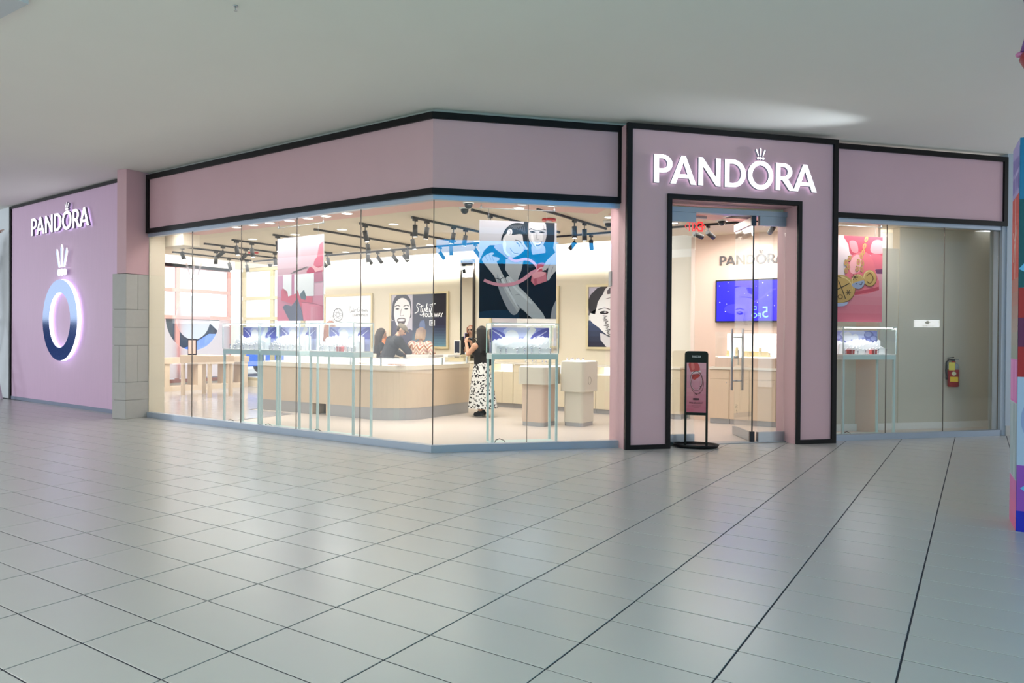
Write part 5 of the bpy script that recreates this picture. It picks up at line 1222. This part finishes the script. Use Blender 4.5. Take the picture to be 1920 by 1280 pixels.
b = MB(); b.ell((0, 0, 0), (.055, .135, .10), Matrix.Translation((.165, -.02, .95)) @ Matrix.Rotation(.25, 4, 'Y')); part('shoulder_bag', b, mat('black_leather', (24, 23, 25), .4), t)
b = MB(); b.tube([(.17, .03, 1.0), (.13, .11, 1.12), (.02, .125, 1.25), (-.09, .07, 1.33), (-.10, -.05, 1.33), (.0, -.13, 1.22), (.12, -.12, 1.08), (.17, -.06, 1.0)], .009, 6); part('bag_strap', b, mat('black_leather', (24, 23, 25), .4), t)
b = MB()
for sx in (-1, 1):
    p = hb + HD @ (V(sx * .033, .092, .108) * k); b.tube([(p[0] + .024 * math.cos(q * PI / 8), p[1], p[2] + .02 * math.sin(q * PI / 8)) for q in range(17)], .003, 5)
    q0 = hb + HD @ (V(sx * .06, .088, .112) * k); q1 = hb + HD @ (V(sx * .082, -.01, .112) * k); b.tube([tuple(q0), tuple(q1)], .003, 5)
part('glasses', b, BLACKP, t)
b = MB(); b.box(-.036, .036, .0, .012, .002, .003)
part('watch', MB().cyl((.084, .282, 1.175), (.08, .292, 1.188), .031, 12), BLACKP, t)
ph = thing('phone', 'lilac phone held up in front of the face of the woman in the print skirt', 'phone', (*(np.array([*wl, 0]) + rotz(math.radians(78)) @ V(0, .385, 0))[:2], 1.275), math.radians(78))
b = MB(); b.bbox(-.036, .036, -.005, .005, 0, .15, .004); bd = part('case', b, mat('lilac_case', (186, 166, 214), .4), ph)
b = MB(); b.box(-.032, .032, -.0062, -.0052, .006, .144); part('screen', b, mat('phone_screen', (30, 30, 40), .1), ph)
b = MB(); b.cyl((.018, .005, .125), (.018, .009, .125), .009, 10); part('lens', b, BLACKP, ph)

# ---- dark-haired girl in a black tee
t = thing('person', 'girl with long dark hair in a black tee, left of the bending man', 'person', (-10.13, 10.66, .006), math.radians(-28))
B = Body(); HD = rotz(-.15) @ rotx(-.30)
nb, hb, hR, k = standing(B, 1.56, True, 1, 2, 3, 0, lean=.10, sleeve='short', el=((-.24, .02, 1.02), (.23, .03, 1.01)), wr=((-.20, .16, .84), (.20, .10, .80)), headR=HD)
B.build('body', [SKIN2, BLK, mat('dark_jeans', (44, 50, 64), .8), BLACKP, EYE, LIP, EYE], t, .009)
hair(t, strands(hb, HD, k, .27, .3), mat('dark_brown_hair', (50, 36, 30), .5))
# ---- man bending over in a dark jacket and flat cap
t = thing('person', 'man in dark jacket, grey jeans and flat cap bending forward beside the girl', 'person', (-9.66, 10.48, .006), math.radians(-30))
B = Body(); HD = rotz(-.5) @ rotx(-.66)
nb, hb, hR, k = standing(B, 1.74, False, 1, 2, 3, 0, lean=.46, sleeve='long', el=((-.32, .24, 1.06), (.28, .32, 1.04)), wr=((-.20, .46, .92), (.14, .50, .90)), headR=HD, bulk=1.22, hipshift=-.08)
B.ell(nb + V(0, .02, .01), (.075, .07, .05), 7)
B.build('body', [SKIN, mat('charcoal_jacket', (40, 44, 52), .75, noise=.2, nscale=12), mat('grey_jeans', (78, 86, 96), .85, noise=.15, nscale=30), BLACKP, EYE, LIP, EYE, mat('pale_blue_shirt', (176, 190, 210), .7)], t, .009)
CAP = mat('tweed_cap', (140, 132, 118), .9, noise=.2, nscale=80)
hair(t, [('e', tuple(hb + HD @ (V(0, -.012, .150) * k)), (.088 * k, .108 * k, .062 * k), HD), ('e', tuple(hb + HD @ (V(0, .085, .145) * k)), (.062 * k, .06 * k, .013 * k), HD)], CAP, .008, 'cap')
hair(t, [('e', tuple(hb + HD @ (V(0, -.035, .10) * k)), (.080 * k, .072 * k, .07 * k), HD)], mat('short_brown_hair', (60, 46, 38), .6))
# ---- woman in a zigzag cardigan, from behind
def zig(nt, vec):
    sp = nt.nodes.new('ShaderNodeSeparateXYZ'); nt.links.new(vec, sp.inputs[0])
    def mth(op, a, b=None):
        q = nt.nodes.new('ShaderNodeMath'); q.operation = op
        for i, v in enumerate((a, b)):
            if v is None: continue
            if isinstance(v, (int, float)): q.inputs[i].default_value = v
            else: nt.links.new(v, q.inputs[i])
        return q.outputs[0]
    pp = mth('PINGPONG', mth('ADD', sp.outputs['X'], 3.0), .075); zz = mth('ADD', sp.outputs['Z'], mth('MULTIPLY', pp, 1.3))
    fr_ = mth('FRACT', mth('MULTIPLY', zz, 6.0))
    r = nt.nodes.new('ShaderNodeValToRGB'); r.color_ramp.interpolation = 'CONSTANT'; e = r.color_ramp.elements
    e[0].color = srgb(176, 104, 66); e[1].position = .30; e[1].color = srgb(238, 222, 204); x = e.new(.52); x.color = srgb(196, 150, 138); x = e.new(.80); x.color = srgb(236, 214, 192)
    nt.links.new(fr_, r.inputs['Fac']); return r.outputs['Color']
t = thing('person', 'woman seen from behind in an orange and cream zigzag cardigan at the back cabinets', 'person', (-9.10, 10.72, .006), math.radians(4))
B = Body(); HD = rotx(-.22)
nb, hb, hR, k = standing(B, 1.575, True, 1, 2, 3, 0, lean=.12, sleeve='long', el=((-.31, .02, 1.05), (.31, .02, 1.05)), wr=((-.24, .18, .93), (.24, .18, .93)), headR=HD, bulk=1.26)
B.build('body', [SKIN, node_mat('zigzag_knit', zig), mat('dark_jeans', (44, 50, 64), .8), BLACKP, EYE, LIP, EYE], t, .009)
def ombre(nt, vec):
    sp = nt.nodes.new('ShaderNodeSeparateXYZ'); nt.links.new(vec, sp.inputs[0]); r = nt.nodes.new('ShaderNodeValToRGB'); mr = nt.nodes.new('ShaderNodeMapRange')
    mr.inputs['From Min'].default_value = 1.30; mr.inputs['From Max'].default_value = 1.60; nt.links.new(sp.outputs['Z'], mr.inputs['Value']); nt.links.new(mr.outputs[0], r.inputs['Fac'])
    r.color_ramp.elements[0].color = srgb(196, 168, 140); r.color_ramp.elements[1].color = srgb(50, 36, 34); x = r.color_ramp.elements.new(.6); x.color = srgb(140, 112, 98); return r.outputs['Color']
hair(t, strands(hb, HD, k, .06, .2), node_mat('ombre_hair', ombre, .5))
# ---- red-haired assistant inside the counter
t = thing('person', 'red-haired woman in black inside the counter, behind the vitrine nearest the corner', 'person', (-10.40, 9.62, .006), math.radians(-20))
B = Body(); HD = rotx(-.12)
nb, hb, hR, k = standing(B, 1.68, True, 1, 1, 2, 0, lean=.05, sleeve='long', el=((-.24, .02, 1.10), (.24, .03, 1.10)), wr=((-.12, .24, 1.06), (.12, .24, 1.06)), headR=HD, eye=3, lip=4, brow=5)
B.build('body', [SKIN, BLK, BLACKP, EYE, LIP, EYE], t, .009)
hair(t, strands(hb, HD, k, .24, .3), mat('red_hair', (150, 84, 50), .5))
# ---- man on the ladder at the far left
p = FS(-.76, -.42); t = thing('person', 'man in dark sweater on the ladder at the left edge, reaching to the frame', 'person', (p.x, p.y, 1.62), FS.rz + .25)
B = Body()
nb, hb, hR, k = standing(B, 1.74, False, 1, 2, 3, 0, sleeve='long', el=((-.30, .05, 1.12), (.42, .04, 1.58)), wr=((-.24, .2, .92), (.62, .10, 1.82)), hands=True)
B.build('body', [SKIN2, mat('navy_sweater', (36, 40, 58), .8), mat('dark_jeans', (44, 50, 64), .8), BLACKP, EYE, LIP, EYE], t, .009)
hair(t, [('e', tuple(hb + V(0, -.02, .13) * k), (.082 * k, .09 * k, .085 * k))], mat('short_brown_hair', (60, 46, 38), .6))
ALU = mat('ladder_aluminium', (196, 198, 200), .35, .7)
p = FS(-.20, -.42); t = thing('stepladder', 'aluminium stepladder leaning up at the far left edge beside the pink wall', 'ladder', (p.x, p.y, 0), FS.rz)
def railp(x0, y0, z0, x1, y1, z1, w_=.022):
    b = MB(); d = Vector((x1 - x0, y1 - y0, z1 - z0)); q = d.to_track_quat('Z', 'Y').to_matrix().to_4x4(); q.translation = (x0, y0, z0); b.box(-w_, w_, -.014, .014, 0, d.length, q); return b
for y0 in (-.22, .22): part('rail', railp(.36, y0, .01, -.32, y0 * .8, 1.64), ALU, t); part('rear_rail', railp(-1.05, y0, .01, -.42, y0 * .8, 1.62), ALU, t)
for q in range(5): z = .30 + q * .28; x = .36 - .68 * z / 1.64; b = MB(); b.box(x - .045, x + .045, -.2, .2, z, z + .025); part('step', b, ALU, t)
b = MB(); b.bbox(-.66, -.28, -.20, .20, 1.60, 1.62, .004); part('platform', b, ALU, t)

# ================================================================== SMALL THINGS ON THE BACK CABINETS
t = thing('gift_bag', 'orange paper gift bag on the back cabinet at the left of the shoppers', 'bag', (-11.03, 11.72, .872), .2)
b = MB(); b.prism([(-.13, -.06), (.13, -.06), (.13, .06), (-.13, .06)], .16, .48); part('body', b, mat('orange_paper', (236, 140, 84), .6), t)
b = MB(); b.bbox(-.19, .19, -.12, .12, 0, .16, .003); part('box', b, mat('cream_box', (226, 212, 176), .6), t)
for y in (-.055, .055):
    b = MB(); b.tube([(-.05, y, .48), (-.03, y, .56), (.03, y, .56), (.05, y, .48)], .004, 5); part('handle', b, mat('coral_ribbon', (230, 120, 90), .6), t)
t = thing('earring_stand', 'small dark earring stand in a white frame, right of the zigzag cardigan', 'stand', (-9.0 + .12, 11.72, .872))
b = MB(); b.bbox(-.20, .20, -.12, .12, 0, .12, .003); part('box', b, mat('cream_box', (226, 212, 176), .6), t)
b = MB(); b.box(-.11, .03, -.012, 0, .16, .40); part('card', b, mat('dark_card', (44, 52, 70), .5), t)
b = MB()
for q in ((-.12, .04, .14, .16), (-.12, .04, .40, .42), (-.12, -.105, .16, .40), (.025, .04, .16, .40)): b.box(q[0], q[1], -.016, .004, q[2], q[3])
part('frame', b, WHITE, t)
b = MB(); b.cyl((-.04, -.05, .12), (-.04, -.006, .16), .012, 8); part('foot', b, WHITE, t)
t = thing('ring_holder', 'slim white ring holder right of the dark earring stand', 'holder', (-8.63, 11.66, .872)); b = MB(); b.cyl((0, 0, 0), (0, 0, .02), .035, 12); part('base', b, WHITE, t); b = MB(); b.cyl((0, 0, .02), (0, 0, .15), .012, 8, .006); part('stem', b, WHITE, t)

# ================================================================== LEFT END: TABLE AND BENCH
t = thing('wooden_table', 'pale wooden display table with panel legs at the left end of the shop', 'table', (-14.4, 9.75, .0125), 0)
b = MB(); b.bbox(-.55, .55, -.30, .30, .72, .90, .004); part('top', b, WOOD, t)
for x, y in ((-.50, -.26), (.47, -.26), (-.50, .26), (.47, .26)):
    b = MB(); b.bbox(x - .03, x + .05, y - .03, y + .03, 0, .72, .003); part('leg', b, WOOD, t)
t = thing('wooden_bench', 'long pale wooden bench on panel legs below the street windows', 'bench', (-16.3, 10.9, .0125), 0)
b = MB(); b.bbox(-.25, .25, -1.2, 1.2, .66, .80, .004); part('seat', b, WOOD, t)
for y in (-1.05, -.2, .65, 1.12):
    b = MB(); b.bbox(-.22, .22, y - .06, y + .06, .12, .66, .003); part('leg', b, WOOD, t)
b = MB(); b.bbox(-.22, .22, -1.15, 1.19, 0, .12, .003); part('base', b, WOOD, t)
t = thing('sign_easel', 'small tablet-like sign in a dark frame on the table at the left end', 'sign', (-14.72, 9.60, .9125), .5)
b = MB(); b.bbox(-.10, .10, -.012, .012, 0.0, .36, .004); part('frame', b, BLACKP, t); b = MB(); b.box(-.085, .085, -.0135, -.0121, .03, .33); part('card', b, mat('blush_card', (232, 206, 198), .5), t)
t = thing('cream_cabinet', 'cream corner cabinet left of the sales counter behind the vitrine stands', 'cabinet', (-12.6, 11.2, .0125)); b = MB(); b.bbox(-.28, .28, -.25, .25, .06, 1.0, .004); part('carcass', b, LAM, t); b = MB(); b.box(-.26, .26, -.23, .23, 0, .06); part('plinth', b, GREYM, t)
b = MB(); b.bbox(-.275, .275, -.268, -.251, .09, .97, .002); part('door', b, LAM, t)

# ================================================================== STREET OUTSIDE THE LEFT WINDOWS
b = MB(); b.box(-40, -17.12, 2, 34, -.12, -.02); struct('ground_outside', b, mat('pale_concrete', (214, 212, 208), .9))
def car(x, y, rz, m, label, k=1.0):
    t = thing('car', label, 'car', (x, y, -.02), rz); t.scale = (k, k, k)
    side = [(-2.1, .35), (2.05, .35), (2.1, .62), (1.95, .80), (1.1, .90), (.55, 1.36), (-.9, 1.42), (-1.7, 1.0), (-2.08, .88)]
    b = MB(); b.loft([[(px, .84, pz) for px, pz in side], [(px * .99, .84 - (.16 if pz > 1 else 0), pz) for px, pz in side], [(px * .99, -.84 + (.16 if pz > 1 else 0), pz) for px, pz in side], [(px, -.84, pz) for px, pz in side]]); part('body', b, m, t)
    for s in (-1, 1):
        b = MB(); b.loft([[(px, s * y_, pz) for px, pz in [(-1.35, .98), (.85, .98), (.45, 1.30), (-.85, 1.34)]] for y_ in (.80, .845)]); part('window', b, mat('car_glass', (40, 52, 66), .1), t)
        for px in (-1.3, 1.3): b = MB(); b.cyl((px, s * .62, .33), (px, s * .87, .33), .33, 20); part('wheel', b, BLACKP, t)
    return t
car(-21.2, 15.9, 1.62, mat('blue_car_paint', (40, 110, 220), .25), 'blue car parked outside the street window, seen through the ring')
car(-25.0, 15.3, 1.62, mat('dark_car_paint', (44, 50, 62), .25), 'tall dark car parked outside the street window, behind the blue one', 1.42)

# ================================================================== RIGHT EDGE: PRINTED TOWER AND HANGING ORNAMENT
t = thing('printed_tower', 'tall printed display tower in bright geometric colours at the right edge', 'display', (.78, 6.47, 0))
b = MB(); b.prism([(-.545, -.21), (.52, -.21), (.52, .21), (-.57, .21)], 0, 2.80, None, .05); bd = part('body', b, mat('tower_board', (120, 150, 190), .45), t)
a = Art((0, 100, 238, 996), 1.065, 2.80)
for c, y0, y1 in (((34, 118, 160), 230, 356), ((16, 82, 92), 356, 526), ((176, 32, 40), 526, 584), ((106, 34, 80), 584, 640), ((176, 32, 44), 640, 698), ((176, 188, 214), 698, 868), ((150, 80, 180), 868, 956), ((44, 46, 184), 956, 996)): a.rect(c, 0, y0, 100, y1)
for x in (0, 40, 80): a.poly((110, 184, 226), [(x, 490 - 0), (x + 20, 420), (x + 40, 490), (x + 20, 526)]); a.poly((110, 184, 226), [(x + 2, 912), (x + 20, 870), (x + 38, 912), (x + 20, 954)])
for x in (10, 50, 90): a.disc((150, 160, 200), x, 780, 8, 40); a.disc((220, 226, 240), x, 780, 4, 24)
a.build('front_print', Matrix(((1, 0, 0, .78 - .545), (0, 0, -1, 6.47 - .2105), (0, 1, 0, 0), (0, 0, 0, 1))), bd)
a = Art((0, 40, 238, 996), .42, 2.80)
a.rect((172, 166, 222), 0, 230, 40, 342); a.rect((206, 72, 66), 0, 342, 40, 505); a.grad((190, 120, 110), (140, 160, 150), 0, 505, 40, 665, 6); a.rect((226, 130, 206), 0, 665, 40, 750); a.rect((196, 214, 222), 0, 750, 40, 900); a.grad((214, 120, 190), (226, 110, 160), 0, 900, 40, 996, 4)
for k in range(5): a.rect((124, 112, 196), 2 + k * 8, 262 + k * 2, 6 + k * 8, 292); a.rect((124, 112, 196), 2 + k * 8, 302, 6 + k * 8, 332); a.rect((120, 160, 170), 2 + k * 8, 752, 4 + k * 8, 898); a.rect((244, 170, 226), 3 + k * 8, 668, 6 + k * 8, 746)
a.line((244, 220, 214), [(20, 345), (20, 505)], 2.5, 0); a.line((244, 220, 214), [(8, 410), (20, 430), (32, 402)], 2.5); a.line((244, 220, 214), [(20, 430), (10, 470)], 2.5, 0)
n_ = Vector((-.42, -.025, 0)).normalized(); tv_ = Vector((-.025, .42, 0)).normalized() * -1
a.build('side_print', Matrix(((tv_.x, 0, n_.x, .78 - .57 - .001), (tv_.y, 0, n_.y, 6.47 + .21), (0, 1, 0, 0), (0, 0, 0, 1))), bd)
t = thing('hanging_ornament', 'blurred purple and red ornament hanging at the top right corner', 'ornament', (.335, 5.35, 2.98))
b = MB(); b.lathe([(.05, .10), (.14, .13), (.122, .20), (.112, .30), (.116, .40), (.14, .50), (.165, .52), (.165, .56), (.12, .72), (.05, .80)], 32); part('body', b, mat('purple_foil', (110, 62, 140), .35), t)
b = MB(); b.lathe([(.01, -.06), (.06, -.03), (.125, .04), (.145, .08), (.135, .11), (.05, .135)], 24); part('base', b, mat('red_foil', (150, 26, 40), .35), t)
b = MB(); b.ell((-.14, 0, .115), (.024, .024, .016)); part('bead', b, mat('pink_bead', (206, 120, 170), .4), t)
b = MB(); b.tube([(0, 0, .80), (0, 0, 1.035)], .004, 5); part('cord', b, BLACKP, t)

# ================================================================== ACROSS THE CONCOURSE (seen only as reflections in the glass)
p0 = Vector((2.5, .5, 0)); p1 = Vector((5.4, 4.1, 0)); FO = Frame(p1, p0)
b = MB(); b.box(-.6, FO.len + 2.2, .0, .2, 0, 4.018, FO.M); ow = struct('wall_opposite', b, mat('opposite_fascia', (62, 68, 78), .7))
t = thing('lit_fascia', 'blue lit fascia of the shop across the concourse', 'sign', FO(1.0, -.03, 3.25), FO.rz)
b = MB(); b.box(-1.5, 6.0 - 2.4, -.03, -.001, 0, .58); part('panel', b, mat('blue_fascia_light', (20, 150, 255), .5, emit=9.0, ecol=(0, 165, 240)), t)
p0 = Vector((7.30, 11.44, 0)); p1 = Vector((7.56, 11.93, 0)); FX = Frame(p1, p0)
t = thing('lit_sign', 'small white lit shop sign with a black chevron mark across the concourse', 'sign', FX(.28, 0, 1.66), FX.rz)
b = MB(); b.box(-.28, .28, -.03, .03, 0, .17); bd = part('box', b, mat('lit_sign_box', (250, 252, 255), .5, emit=7.0), t)
a = Art((0, 100, 0, 30), .56, .17); K = (24, 26, 40)
a.poly(K, [(44, 4), (52, 4), (62, 11), (52, 18), (44, 18), (54, 11)]); a.poly(K, [(38, 11), (41, 10), (42, 7), (43.5, 10), (46, 11), (43.5, 12), (42, 15), (41, 12)])
a.text(K, 'CONVERSE', 24, 27, .040, 1.35, False, .0006)
a.build('mark', t.matrix_basis @ Matrix(((1, 0, 0, -.28), (0, 0, -1, -.0305), (0, 1, 0, 0), (0, 0, 0, 1))), bd)
b = MB(); b.box(-2.4, 3.0, .08, .25, 0, 4.018, FX.M); struct('wall_opposite_right', b, mat('opposite_wall', (120, 122, 124), .7))

# shop fronts that close the concourse behind the camera (below the skylight)
b = MB(); b.box(-16, 6.5, -7.4, -7.2, 0, 3.3); struct('wall_opposite_back', b, mat('opposite_fascia', (62, 68, 78), .7))
b = MB(); b.box(-16, 6.5, -7.2, -7.12, 2.5, 3.3); struct('trim_opposite', b, mat('pale_fascia', (170, 172, 176), .7))
b = MB(); b.box(-33.2, -33.0, -12, 14, 0, 1.9); struct('wall_ring_reflection', b, mat('ring_reflection_blue', (52, 74, 122), .7))  # low unseen wall added so the chrome ring reflects dark blue
